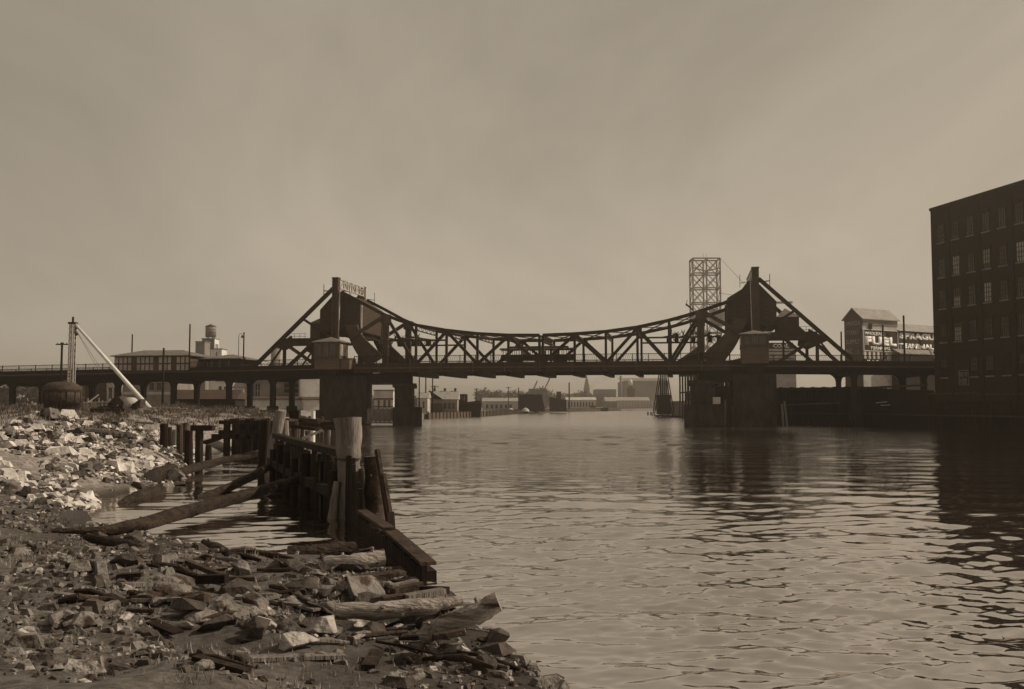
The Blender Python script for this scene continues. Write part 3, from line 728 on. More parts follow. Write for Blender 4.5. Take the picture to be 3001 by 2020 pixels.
# ---------------------------------------------------------------- trolley
def trolley():
    t = bthing('trolley_car', 'dark trolley car crossing the middle of the drawbridge', 'trolley', 29.0, 3.6, DECK + 0.06)
    Lc, Wc = 12.9, 2.6
    m = MB(); m.box(0.35, Lc - 0.35, 0, Wc, 0.72, 1.62); body = m.build('body', 'wall_black', t)
    for x in (0.0, Lc - 0.35):
        m = MB(); m.prismx([(0.15, 0.72), (Wc - 0.15, 0.72), (Wc - 0.15, 1.62), (0.15, 1.62)], x, x + 0.35); m.build('end_panel', 'wall_black', body)
    npost = 15
    for i in range(npost + 1):
        x = 0.4 + (Lc - 0.9) * i / npost
        for y in (0.0, Wc - 0.08):
            m = MB(); m.box(x, x + 0.10, y, y + 0.08, 1.62, 2.52); m.build('window_post', 'wall_black', body)
    for y in (0.0, Wc - 0.08):
        for i in range(npost):
            if i % 3 == 0: continue
            x = 0.5 + (Lc - 0.9) * i / npost
            m = MB(); m.box(x + 0.02, x + 0.70, y + 0.035, y + 0.05, 1.66, 2.48); 
            if i in (4, 8, 11): m.build('window_pane', 'glass_pale', body)
    m = MB(); m.prismx([(-0.1, 2.52), (Wc + 0.1, 2.52), (Wc + 0.12, 2.6), (Wc - 0.35, 2.86), (0.35, 2.86), (-0.12, 2.6)], -0.2, Lc + 0.2); rf = m.build('roof', 'wall_dark', t)
    m = MB(); m.prismx([(0.6, 2.86), (Wc - 0.6, 2.86), (Wc - 0.6, 3.12), (Wc - 0.75, 3.2), (0.75, 3.2), (0.6, 3.12)], 1.1, Lc - 1.1); m.build('clerestory', 'wall_dark', rf)
    m = MB(); m.bar((Lc * 0.5, Wc / 2, 3.2), (Lc * 0.5 + 3.9, Wc / 2, 4.5), 0.05, 0.05); m.build('trolley_pole', 'steel', rf)
    for x in (2.5, Lc - 2.5):
        m = MB(); m.box(x - 1.1, x + 1.1, 0.25, Wc - 0.25, 0.38, 0.70); tr = m.build('truck', 'steel_dark', t)
        for dx in (-0.75, 0.75):
            for y in (0.4, Wc - 0.4):
                m = MB(); m.cyl((x + dx, y - 0.06, 0.36), (x + dx, y + 0.06, 0.36), 0.35, n=14); m.build('wheel', 'steel_dark', tr)
    for x in (-0.1, Lc + 0.02):
        m = MB(); m.box(x, x + 0.1, 0.5, Wc - 0.5, 0.5, 0.72); m.build('bumper', 'steel_dark', t)
    m = MB(); m.cyl((-0.06, Wc / 2, 2.3), (0.02, Wc / 2, 2.3), 0.14, n=12); m.build('headlight', 'white_dirty', t)
    return t
trolley()

# ---------------------------------------------------------------- buildings
def bldg(name, label, cat, x0, x1, yt, Y, depth, wall, roof='flat', rh=1.0, rmat='roof_dark', zb=1.3, wins=(), rz=0.0, group=None, bands=(), axis='x', winmat='glass_dark', frame='sill_pale', over=0.3, v=None, bars=True):
    "box building whose front stands at distance Y between photograph columns x0..x1; wins = (fx0,fx1,fz0,fz1) fractions of the front"
    if v is None:
        p = at(x0, yt, Y); q = at(x1, yt, Y); W = q.x - p.x; zt = p.z
        t = thing(name, label, cat, (p.x, Y, 0), rz, group)
    else:
        (ua, za), (ub, zb_) = uz(x0, yt, v), uz(x1, yt, v); W = ub - ua; zt = (za + zb_) / 2
        t = bthing(name, label, cat, ua, v, 0, group)
    m = MB(); m.box(0, W, 0, depth, zb, zt); w = m.build('wall', wall, t)
    if roof == 'flat':
        m = MB(); m.box(-over*0.5, W + over*0.5, -over*0.5, depth + over*0.5, zt + 0.002, zt + 0.3); m.build('roof', rmat, t)
    elif roof == 'gable':
        m = MB()
        if axis == 'x': m.prismx([(-over, zt - 0.05), (depth + over, zt - 0.05), (depth / 2, zt + rh)], -over, W + over)
        else: m.prism([(-over, zt - 0.05), (W + over, zt - 0.05), (W / 2, zt + rh)], -over, depth + over)
        m.build('roof', rmat, t)
    elif roof == 'hip':
        i = min(depth, W) / 2 * 0.9; m = MB(); o = over
        m.add([(-o, -o, zt), (W + o, -o, zt), (W + o, depth + o, zt), (-o, depth + o, zt), (i, depth / 2, zt + rh), (W - i, depth / 2, zt + rh), (-o, -o, zt - .15), (W + o, -o, zt - .15), (W + o, depth + o, zt - .15), (-o, depth + o, zt - .15)],
              [(0, 1, 5, 4), (1, 2, 5), (2, 3, 4, 5), (3, 0, 4), (0, 6, 7, 1), (1, 7, 8, 2), (2, 8, 9, 3), (3, 9, 6, 0), (6, 9, 8, 7)]); m.build('roof', rmat, t)
    elif roof == 'shed':
        m = MB(); m.prismx([(-over, zt), (depth + over, zt + rh), (depth + over, zt + rh + 0.2), (-over, zt + 0.2)], -over, W + over); m.build('roof', rmat, t)
    for a, b, c, d in wins:
        z0, z1 = zb + (zt - zb) * c, zb + (zt - zb) * d
        m = MB(); m.box(W * a, W * b, -0.06, 0.06, z0, z1); g = m.build('window', winmat, w)
        m = MB(); m.box(W * a - 0.1, W * b + 0.1, -0.14, -0.062, z0 - 0.14, z0 - 0.01); m.build('sill', frame, g)
        if not bars: continue
        m = MB(); xm = W * (a + b) / 2; m.box(xm - 0.05, xm + 0.05, -0.10, -0.064, z0, z1); m.box(W * a, W * b, -0.11, -0.066, (z0 + z1) / 2 - 0.05, (z0 + z1) / 2 + 0.05); m.build('glazing_bar', frame, g)
    for c, d, bm in bands:
        m = MB(); m.box(-0.05, W + 0.05, -0.12, 0.03, zb + (zt - zb) * c, zb + (zt - zb) * d); m.build('band', bm, w)
    return t, W, zt

# left: glazed shed and its neighbour behind the viaduct
wn = [((i + 0.16) / 17, (i + 0.86) / 17, a, b) for i in range(17) if i not in (4, 9, 13) for a, b in ((0.14, 0.47), (0.56, 0.90))]
defm('glass_mid', g_(0.34, 0.7), 0.45, 0.35, 0.5)
bldg('glazed_shed', 'long shed with two rows of windows and hipped roof, above the left viaduct', 'shed', 336, 556, 1042, 200, 7.5, 'wall_dark', 'hip', 1.15, 'roof_dark', 9.3, wn, winmat='glass_mid', frame='wall_dark', over=0.6, v=-3.6, bars=False)
bldg('hipped_shed', 'dark hip-roofed shed with open eaves, right of the glazed shed', 'shed', 600, 700, 1051, 203, 8, 'wall_black', 'hip', 0.95, 'roof_dark', 9.9, [(0.15, 0.25, 0.3, 0.85), (0.4, 0.5, 0.3, 0.85), (0.66, 0.76, 0.3, 0.85)], over=0.9, v=0.5)
# below the viaduct
bldg('brown_warehouse', 'low brown building with a white band, seen under the left viaduct behind the white strut', 'building', 352, 512, 1118, 228, 12, 'wall_mid', 'flat', zb=1.3, bands=((0.60, 0.68, 'white_dirty'),), wins=((0.55, 0.62, 0.75, 0.95), (0.68, 0.75, 0.75, 0.95)))
bldg('grey_house', 'dark house under the left viaduct beside the tank', 'house', 250, 312, 1112, 232, 10, 'wall_dark', 'gable', 1.2, 'roof_dark', 1.3, ((0.3, 0.5, 0.5, 0.8),))
bldg('white_house', 'narrow white house front under the left viaduct, just left of the white strut', 'house', 314, 352, 1122, 226, 9, 'white_dirty', 'flat', wins=((0.15, 0.4, 0.5, 0.85), (0.55, 0.85, 0.5, 0.85)))
bldg('long_low_shed', 'long low shed with brown sloping roof and black open front, under the left viaduct', 'shed', 506, 690, 1169, 198, 7, 'wall_black', 'gable', 1.9, 'wall_dark', 1.3, over=0.4)
bldg('small_white_house', 'small white house with dark windows behind the long low shed', 'house', 634, 672, 1118, 236, 8, 'white_paint', 'flat', wins=((0.2, 0.4, 0.6, 0.85), (0.6, 0.8, 0.6, 0.85)), rz=0.3)
bldg('narrow_white_house', 'white gabled house between two viaduct columns, right of the long low shed', 'house', 686, 716, 1135, 214, 8, 'white_paint', 'gable', 2.2, 'roof_grey', wins=((0.35, 0.6, 0.3, 0.6),), axis='y', rz=0.3)
bldg('brown_works', 'brown works building with a dark window strip, left of the white block by the pier', 'building', 716, 880, 1108, 216, 10, 'wall_mid', 'flat', wins=((0.70, 0.98, 0.60, 0.86), (0.06, 0.16, 0.45, 0.85), (0.20, 0.27, 0.45, 0.85)), frame='white_dirty', rz=0.3)
bldg('white_block', 'tall white block with its right side in sun, beside the left pier', 'building', 881, 944, 1098, 215, 9, 'white_paint', 'flat', rmat='white_dirty', wins=(), rz=0.3)
bldg('white_lean_to', 'low white lean-to along the foot of the brown works building', 'shed', 722, 888, 1171, 207, 5, 'white_paint', 'shed', 0.5, 'wall_dark', 1.4, ((0.4, 0.43, 0.1, 0.6),), rz=0.3)
bldg('bright_lean_to', 'bright white lean-to below the white block, nearest the left pier', 'shed', 890, 946, 1172, 206, 5, 'white_paint', 'shed', 0.5, 'wall_dark', 1.4, rz=0.3)
bldg('skyline_house', 'low white house with square windows beyond the deck, left of the left tower', 'house', 714, 756, 1056, 330, 12, 'white_dirty', 'flat', wins=((0.1, 0.25, 0.9, 0.96), (0.4, 0.55, 0.9, 0.96), (0.7, 0.85, 0.9, 0.96)))
bldg('boarded_wall', 'pale boarded shed seen through the opening of the left pier', 'shed', 1096, 1152, 1146, 238, 6, 'white_dirty', 'flat', wins=((0.2, 0.3, 0.1, 0.6), (0.5, 0.62, 0.3, 0.6), (0.75, 0.86, 0.3, 0.6)), bands=((0.62, 0.68, 'wall_dark'), (0.3, 0.34, 'wall_dark')))
# mill with the roof tank
t, W, zt = bldg('mill_building', 'mill with a round water tank on its roof, right side white in the sun', 'building', 592, 628, 994, 340, 5.5, 'wall_mid', 'flat', wins=())
m = MB(); m.box(W, W + 0.12, 0.2, 5.3, 2, zt - 0.02); sw = m.build('side_wall', 'white_paint', t)  # whiter than the brown front: sunlight on this side put into the colour
for k in range(2):
    m = MB(); m.box(W + 0.121, W + 0.2, 1.2 + 1.9 * k, 2.3 + 1.9 * k, zt - 3.5, zt - 1.6); m.build('window', 'glass_dark', sw)
c0 = at(617.5, 994, 343)
tk = thing('roof_tank', 'round wooden water tank with a conical roof on top of the mill', 'water tank', (c0.x, 343, zt + 0.3))
m = MB()
for a in (0.8, 2.4, 4.0, 5.5): m.bar((1.4 * math.cos(a), 1.4 * math.sin(a), 0), (1.4 * math.cos(a), 1.4 * math.sin(a), 0.6), 0.25, 0.25)
m.build('legs_frame', 'steel_dark', tk)
m = MB(); m.lathe([(1.85, 0.6), (1.85, 4.4)], 24); tn_ = m.build('tank', 'wall_mid', tk, True)
for z in (1.2, 2.2, 3.2): 
    m = MB(); m.lathe([(1.87, z), (1.87, z + 0.12)], 24); m.build('hoop', 'wall_dark', tn_)
m = MB(); m.lathe([(2.05, 4.4), (0.05, 5.3)], 24); m.build('roof', 'roof_dark', tk, True)
bldg('mill_annex', 'blank brown annex to the left of the mill with the roof tank', 'building', 573, 600, 1003, 332, 6, 'wall_mid', 'flat')
bldg('mill_wing', 'low white wing at the foot of the mill with the roof tank', 'building', 617, 650, 1024, 328, 6, 'white_paint', 'flat', wins=((0.5, 0.6, 0.9, 0.96),))
c0 = at(809, 1022, 300); tk = thing('storage_tank', 'grey cylindrical storage tank seen behind the left tower back stay', 'storage tank', (c0.x, 300, 1.2))
m = MB(); m.lathe([(1.5, 0), (1.5, c0.z - 1.2)], 24); m.build('shell', 'wall_mid', tk, True)
m = MB(); m.lathe([(1.55, c0.z - 1.2), (0.1, c0.z - 0.6)], 24); m.build('cap', 'roof_dark', tk, True)

# ---------------------------------------------------------------- derrick, tank and scrap on the left bank
def ground_at(p): return gz(p.x, p.y)
pm = at(207, 1187, 135); pf = at(440, 1195, 130)
dk = thing('derrick', 'pale lattice derrick mast with a long white strut sloping to the grass', 'derrick', (pm.x, 135, 2.6))
zt = at(207, 950, 135).z - 2.6
m = MB()
for dx, dy in ((-0.38, -0.38), (0.38, -0.38), (0.38, 0.38), (-0.38, 0.38)): m.bar((dx, dy, 0), (dx * 0.75, dy * 0.75, zt), 0.13, 0.13)
ms = m.build('mast', 'white_dirty', dk)
for s in (-0.38, 0.38):
    m = MB(); k = 0; z = 0.3
    while z < zt - 0.6:
        a, b = (-0.36, 0.36) if k % 2 else (0.36, -0.36); m.bar((a, s, z), (b, s, z + 0.45), 0.07, 0.07); m.bar((s, a, z), (s, b, z + 0.45), 0.07, 0.07); z += 0.45; k += 1
    o = m.build('lacing', 'white_dirty', ms); o['kind'] = 'stuff'
m = MB(); m.box(-0.5, 0.5, -0.5, 0.5, zt, zt + 0.25); m.cyl((0, 0, zt + 0.2), (0, 0, zt + 1.0), 0.16, n=8); m.build('mast_cap', 'steel', dk)
for zz in (zt - 0.5, zt - 1.4):
    m = MB(); m.cyl((0.45, -0.15, zz), (0.45, 0.15, zz), 0.26, n=12); m.build('pulley', 'steel', dk)
m = MB(); m.bar((0.45, 0, zt - 0.5), (0.5, -0.3, 0.4), 0.05, 0.05); m.bar((0.35, 0, zt - 1.4), (0.42, -0.3, 0.4), 0.05, 0.05); m.build('hoist_rope', 'iron_rust', dk)
fo = Vector((pf.x - pm.x, -5, 0.35)); tp = Vector((0.3, 0, zt))
m = MB(); m.cyl(fo, tp, 0.34, 0.2, 10); m.build('strut', 'white_paint', dk, True)
m = MB(); m.box(fo.x - 0.6, fo.x + 0.8, fo.y - 0.5, fo.y + 0.5, -0.3, 0.28); m.build('foot_block', 'white_dirty', dk)
m = MB(); 
for dx in (4.6, 5.3): m.bar((0.3, 0, zt - 0.6), (dx, 1.5, zt - 9.0), 0.04, 0.04)
m.build('guy_wire', 'iron_rust', dk)
c0 = at(183, 1118, 104); zg = gz(c0.x, 104)
tk = thing('domed_tank', 'dark riveted tank with a domed top at the left edge of the bank', 'tank', (c0.x, 104, zg - 0.1))
m = MB(); m.lathe([(1.75, 0), (1.75, 1.1), (1.98, 1.15), (2.0, 2.45)], 28); sh = m.build('shell', 'iron_rust', tk, True)
m = MB(); m.lathe([(2.0, 2.45), (1.96, 2.68), (1.82, 2.98), (1.5, 3.25), (0.95, 3.42), (0.3, 3.48)], 28); m.build('dome', 'iron_rust', tk, True)
m = MB(); m.lathe([(2.03, 2.36), (2.03, 2.5)], 28); m.build('seam_band', 'steel', sh)
m = MB(); m.lathe([(0.35, 3.45), (0.35, 3.68)], 14); m.build('manhole', 'steel', tk)
for k in range(14):
    a_ = 2 * math.pi * k / 14; m = MB(); m.bar((1.99 * math.cos(a_), 1.99 * math.sin(a_), 1.2), (2.02 * math.cos(a_), 2.02 * math.sin(a_), 2.4), 0.1, 0.06); m.build('strap', 'steel', sh)
m = MB()
for dx in (-0.2, 0.2): m.bar((dx + 0.6, -1.98, 0.1), (dx + 0.6, -1.98, 2.6), 0.05, 0.05)
for k in range(8): m.bar((0.4, -2.0, 0.3 + 0.3 * k), (0.8, -2.0, 0.3 + 0.3 * k), 0.04, 0.04)
m.build('ladder', 'steel', tk)
# white broken wagon body
p = at(245, 1185, 108); zg = gz(p.x, 108)
cr_ = thing('broken_crate', 'broken white slatted crate lying between the tank and the wreck', 'crate', (p.x, 108, zg), 0.25)
for i in range(9):
    m = MB(); m.box(i * 0.38, i * 0.38 + 0.1, 0, 0.08, 0.25, 1.1 + 0.25 * ((i * 5) % 3)); m.build('slat', 'white_dirty', cr_)
for z in (0.25, 1.1): 
    m = MB(); m.bar((-0.1, -0.05, z), (3.4, -0.05, z + 0.12), 0.1, 0.12); m.build('rail', 'white_dirty', cr_)
m = MB(); m.bar((0.3, 0.1, 1.0), (1.5, 0.3, 2.0), 0.08, 0.14); m.build('loose_board', 'white_dirty', cr_)
p = at(318, 1190, 106); zg = gz(p.x, 106)
wr = thing('wrecked_car', 'dark wreck of an old car with a pale rounded hood on the left bank', 'wreck', (p.x, 106, zg), -0.15)
m = MB(); m.prism([(0, 0.3), (1.6, 0.35), (1.7, 0.8), (1.2, 1.5), (0.5, 1.3), (-0.1, 0.7)], 0, 1.5); m.build('body', 'iron_rust', wr)
m = MB(); m.cyl((2.1, 0.1, 0.75), (2.1, 1.4, 0.75), 0.62, n=16); m.build('hood', 'white_dirty', wr, True)
m = MB(); m.prism([(2.4, 0.2), (3.6, 0.3), (3.7, 1.2), (3.3, 1.0), (2.9, 0.7)], 0.1, 1.2); m.build('fender', 'iron_rust', wr)
for x, y in ((0.4, -0.1), (3.1, -0.1), (0.4, 1.55)):
    m = MB(); m.cyl((x, y, 0.38), (x, y + 0.12, 0.38), 0.38, n=14); m.build('wheel', 'rubber', wr)
m = MB(); m.bar((-1.6, 0.4, 0.25), (1.4, -0.6, 0.5), 0.2, 0.2); m.build('chassis_rail', 'iron_rust', wr)
p = at(262, 1208, 92)
bm_ = thing('iron_girder', 'dark girder lying on the grass below the wrecked car', 'girder', (p.x, 92, gz(p.x, 92) + 0.1), 0.12)
m = MB(); m.box(0, 3.2, 0, 0.35, 0, 0.1); m.box(0, 3.2, 0.15, 0.2, 0.1, 0.35); m.box(0, 3.2, 0, 0.35, 0.35, 0.45); m.build('beam', 'iron_rust', bm_)
p = at(405, 1198, 118)
pl = thing('pale_planks', 'pale boards lying on the grass at the foot of the white strut', 'boards', (p.x, 118, gz(p.x, 118)), 0.05)
for i in range(5): m = MB(); m.box(i * 0.9 - 0.4, i * 0.9 + 2.2, -0.15 + 0.14 * (i % 3), 0.1 + 0.14 * (i % 3), 0.05 + 0.1 * (i % 2), 0.15 + 0.1 * (i % 2)); m.build('plank', 'white_dirty', pl)

# ---------------------------------------------------------------- poles
def pole(name, label, x, yt, yb, Y, r, mat='timber_dark', arms=(), zb=None):
    a = at(x, yt, Y); zb = at(x, yb, Y).z if zb is None else zb
    t = thing(name, label, 'pole' if name != 'street_lamp' else 'street lamp', (a.x, Y, zb))
    m = MB(); m.cyl((0, 0, 0), (0, 0, a.z - zb), r * 1.15, r, 8); m.build('shaft', mat, t, True)
    for z, w in arms:
        m = MB(); m.box(-w / 2, w / 2, -0.07, 0.07, a.z - zb - z - 0.09, a.z - zb - z + 0.09); ca = m.build('cross_arm', mat, t)
        for k in range(4):
            m = MB(); x_ = -w / 2 + w * (k + 0.5) / 4; m.cyl((x_, 0, a.z - zb - z + 0.09), (x_, 0, a.z - zb - z + 0.28), 0.05, n=6); m.build('insulator', mat, ca)
    return t
pole('utility_pole', 'short pole with a cross arm at the left edge beside the lattice mast', 182, 1004, 1100, 150, 0.17, arms=((0.3, 1.9),), zb=2.6)
pole('timber_mast', 'dark timber pole directly right of the lattice mast', 219, 964, 1150, 138, 0.20, zb=2.6)
pole('flag_pole', 'short pole rising behind the glazed shed roof', 388, 980, 1040, 196, 0.14, zb=9.5)
pole('tall_pole', 'tall thin pole rising past the right end of the glazed shed', 557, 950, 1113, 170, 0.13, zb=8.0)
pole('timber_pole', 'dark pole rising from the grass in front of the glazed shed', 480, 1020, 1192, 160, 0.17, zb=2.6)
tp_ = pole('signal_pole', 'pole with a dark box on it beside the arched street lamp', 715, 974, 1064, 176, 0.12, zb=9.5)
m = MB(); m.box(-0.3, 0.3, -0.25, 0.25, 1.6, 2.6); m.build('box', 'steel_dark', tp_)
a = at(700, 978, 178)
lm = thing('street_lamp', 'slender arched street lamp on the left viaduct', 'street lamp', (a.x, 178, 9.8))
hh = a.z - 9.8; m = MB(); m.cyl((0, 0, 0), (0, 0, hh - 0.5), 0.07, 0.05, 8); pts = [(0, 0, hh - 0.5), (0.08, 0, hh - 0.15), (0.25, 0, hh), (0.5, 0, hh + 0.02), (0.62, 0, hh - 0.2)]; m.path(pts, 0.06, 0.06); m.build('post', 'steel', lm)
m = MB(); m.lathe([(0.06, hh - 0.25), (0.2, hh - 0.55), (0.16, hh - 0.8)], 12, (0.62, 0)); m.build('lamp_head', 'steel', lm)
for i, (x, yt, yb, Y, lab) in enumerate(((2465, 972, 1052, 190, 'thin pole beyond the right back stay, left of the fuel terminal'), (2587, 952, 1100, 175, 'thin pole in front of the FUEL lettering'), (2648, 925, 1110, 158, 'tall dark pole in front of the terminal, nearest the brick building'),
        (1229, 1098, 1175, 262, 'thin pole beside the white house on the far bank, leftmost of three'), (1248, 1098, 1175, 266, 'thin pole on the far bank, middle one of three'), (1268, 1098, 1175, 270, 'thin pole on the far bank, rightmost of three'))):
    pole('pole', lab, x, yt, yb, Y, 0.16, zb=(9.5 if 2400 < x < 2600 else 4.6 if x > 2600 else 1.2))
for x, yt, Y, lab in ((1274, 1130, 300, 'utility pole with cross arm over the gabled shed'), (1396, 1138, 420, 'utility pole with cross arm above the dark barge'), (1490, 1134, 430, 'utility pole with cross arm left of the coal bin')):
    pole('utility_pole', lab, x, yt, 1190, Y, 0.16, arms=((0.4, 2.4),), zb=1.2)
pole('mast_pole', 'single bare mast right of the coal bins on the far bank', 1668, 1121, 1190, 520, 0.35, zb=1.2)
pole('mast_pole', 'bare mast at the left edge of the coal bin on the far bank', 1520, 1136, 1190, 402, 0.2, zb=1.2)

# ---------------------------------------------------------------- right bank
def quay():
    t = thing('quay_wall', 'dark timber quay wall along the right bank under the viaduct', 'quay wall')
    line = [(43.5, 178.5), (60.6, 167.5), (60.9, 141.5), (63.2, 131.0), (79.0, 62.0)]
    zt = [6.7, 6.7, 5.4, 5.2, 5.2]
    me = MB().box(0, 0.58, -0.12, 0.12, -2.4, 0).mesh('sheet_pile')
    for (a, b), za, zb in zip(zip(line[:-1], line[1:]), zt[:-1], zt[1:]):
        a, b = Vector((*a, 0)), Vector((*b, 0)); L_ = (b - a).length; d = (b - a) / L_; ang = math.atan2(d.y, d.x)
        m = MB(); m.bar(a + Vector((0, 0, (za - 2.6) / 2)) + d.cross(Vector((0, 0, -1))) * 0.35, b + Vector((0, 0, (zb - 2.6) / 2)) + d.cross(Vector((0, 0, -1))) * 0.35, 0.5, (za + zb) / 2 + 2.4); m.build('wall', 'wall_black', t)
        n = int(L_ / 0.62)
        for i in range(n):
            p = a + d * (i + 0.02) * L_ / n; o = link('sheet_pile', me, 'timber_dark', t); o.location = (p.x, p.y, za + (zb - za) * i / n - 0.25 * ((i * 7) % 3) * 0.3); o.rotation_euler = (0, 0, ang); o.scale = (1, 1, 1 + 0.0)
            o.scale.z = 3.6
            o.location.z -= 0
        for z, w in ((2.0, 0.25), (za - 0.3, 0.3)):
            m = MB(); off = d.cross(Vector((0, 0, 1))) * 0.28; m.bar(a + off + Vector((0, 0, z)), b + off + Vector((0, 0, z)), 0.3, w); m.build('waling', 'timber_brown', t)
    return t
quay()
m = thing('mooring_boom', 'long pale timber boom floating along the quay wall', 'timber', (0, 0, 0))
a, b = at(2303, 1186, 172), at(2462, 1182, 168.5); mb = MB(); mb.cyl(a, b, 0.16, 0.13, 10); mb.build('log', 'log_dry', m, True)
for x, y, Y, lab in ((2500, 1179, 164, 'short pale post on the quay wall beside the viaduct column'),):
    a = at(x, y, Y); t = thing('pale_post', lab, 'post', (a.x, Y, 2.6)); m = MB(); m.box(-0.17, 0.17, -0.1, 0.1, 0, a.z - 2.0); m.build('post', 'white_dirty', t)
for (x0, y0, x1, y1, Y, lab) in ((2567, 1181, 2600, 1178, 158, 'upper of two pale planks on the quay wall'), (2582, 1188, 2608, 1187, 157, 'lower of two pale planks on the quay wall')):
    t = thing('plank', lab, 'plank'); m = MB(); m.bar(at(x0, y0, Y), at(x1, y1, Y - 2), 0.12, 0.14); m.build('board', 'white_dirty', t)

# brick warehouse on the right
def warehouse():
    o = Vector((60.9, 139.6, 0)); d = Vector((0.2228, -0.9749, 0)); ang = math.atan2(d.y, d.x)
    t = thing('brick_warehouse', 'tall dark brick warehouse with tall windows at the right edge', 'building', o, ang)
    # local x along the face towards the camera, local y to the right bank side (positive = into the building)
    L_, D_, H_ = 62.0, 19.0, 31.7
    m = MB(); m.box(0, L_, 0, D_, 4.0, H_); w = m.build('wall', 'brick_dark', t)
    m = MB(); m.box(-0.12, L_, -0.12, D_, H_ - 0.05, H_ + 0.35); m.build('coping', 'brick_dark', t)
    m = MB(); m.box(-0.06, L_, -0.10, 0.02, 10.9, 11.2); m.build('string_course', 'brick_dark', t)
    pit = 3.06; n = 0
    paneL = MB().box(0, 1.4, -0.02, 0.05, 0, 2.6).mesh('window_pane')
    s = 1.55; col = 0
    while s < L_ - 2:
        for row, z in enumerate((26.7, 21.7, 17.2, 12.4, 7.4)):
            if row == 4 and col == 1: continue
            bright = (col == 1 and row in (1, 2, 3)) or (col > 2 and (col * 5 + row * 3) % 7 == 0)  # bright panes: sky light showing through is put into the glass colour
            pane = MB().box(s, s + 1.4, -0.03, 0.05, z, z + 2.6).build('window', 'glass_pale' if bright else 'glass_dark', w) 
            m = MB(); m.box(s - 0.15, s + 1.55, -0.18, -0.031, z - 0.2, z - 0.02); m.build('sill', 'sill_pale', pane)
            m = MB()
            for k in range(4): m.box(s + 0.44 * k, s + 0.44 * k + 0.07, -0.09, -0.032, z, z + 2.6)
            for k in range(5): m.box(s, s + 1.4, -0.095, -0.033, z + 0.63 * k, z + 0.63 * k + 0.07)
            m.build('glazing_bar', 'brick_dark', pane)
            m = MB(); m.box(s - 0.12, s + 1.52, -0.10, 0.02, z + 2.62, z + 2.95); m.build('lintel', 'brick_dark', w)
        s += pit; col += 1
    rb = random.Random(3)
    for o_ in [c for c in w.children if c.name.startswith('window')]:
        if rb.random() < 0.6:
            x0 = min(v.co.x for v in o_.data.vertices); z1 = max(v.co.z for v in o_.data.vertices); hh_ = rb.choice([0.7, 1.2, 1.3, 1.9])
            m = MB(); m.box(x0 + 0.07, x0 + 1.33, -0.045, -0.031, z1 - hh_, z1 - 0.05); m.build('blind', rb.choice(['wall_mid', 'wall_dark', 'house_wall']), o_)
    for k in range(6):
        m = MB(); m.box(3.75 + k * 6.12, 4.15 + k * 6.12, -0.14, 0.02, 4.2, H_ - 1.2); m.build('pilaster', 'brick_dark', w)
    sb = MB().box(5.3, 7.35, -0.12, 0.0, 6.2, 8.3).build('sign_board', 'sign_dark', w)
    m = MB()
    for a, b, c, e in ((5.3, 7.35, 8.2, 8.3), (5.3, 7.35, 6.2, 6.3), (5.3, 5.4, 6.3, 8.2), (7.25, 7.35, 6.3, 8.2)): m.box(a, b, -0.16, -0.121, c, e)
    m.build('sign_border', 'sill_pale', sb)
    lettering('NO W', 'sill_pale', sb, (5.5, -0.125, 7.3), (1, 0, 0), 0.75, 0.05, 0.02, 1.65)
    lettering('KEE', 'sill_pale', sb, (5.5, -0.125, 6.42), (1, 0, 0), 0.68, 0.05, 0.02, 1.45)
    return t
warehouse()

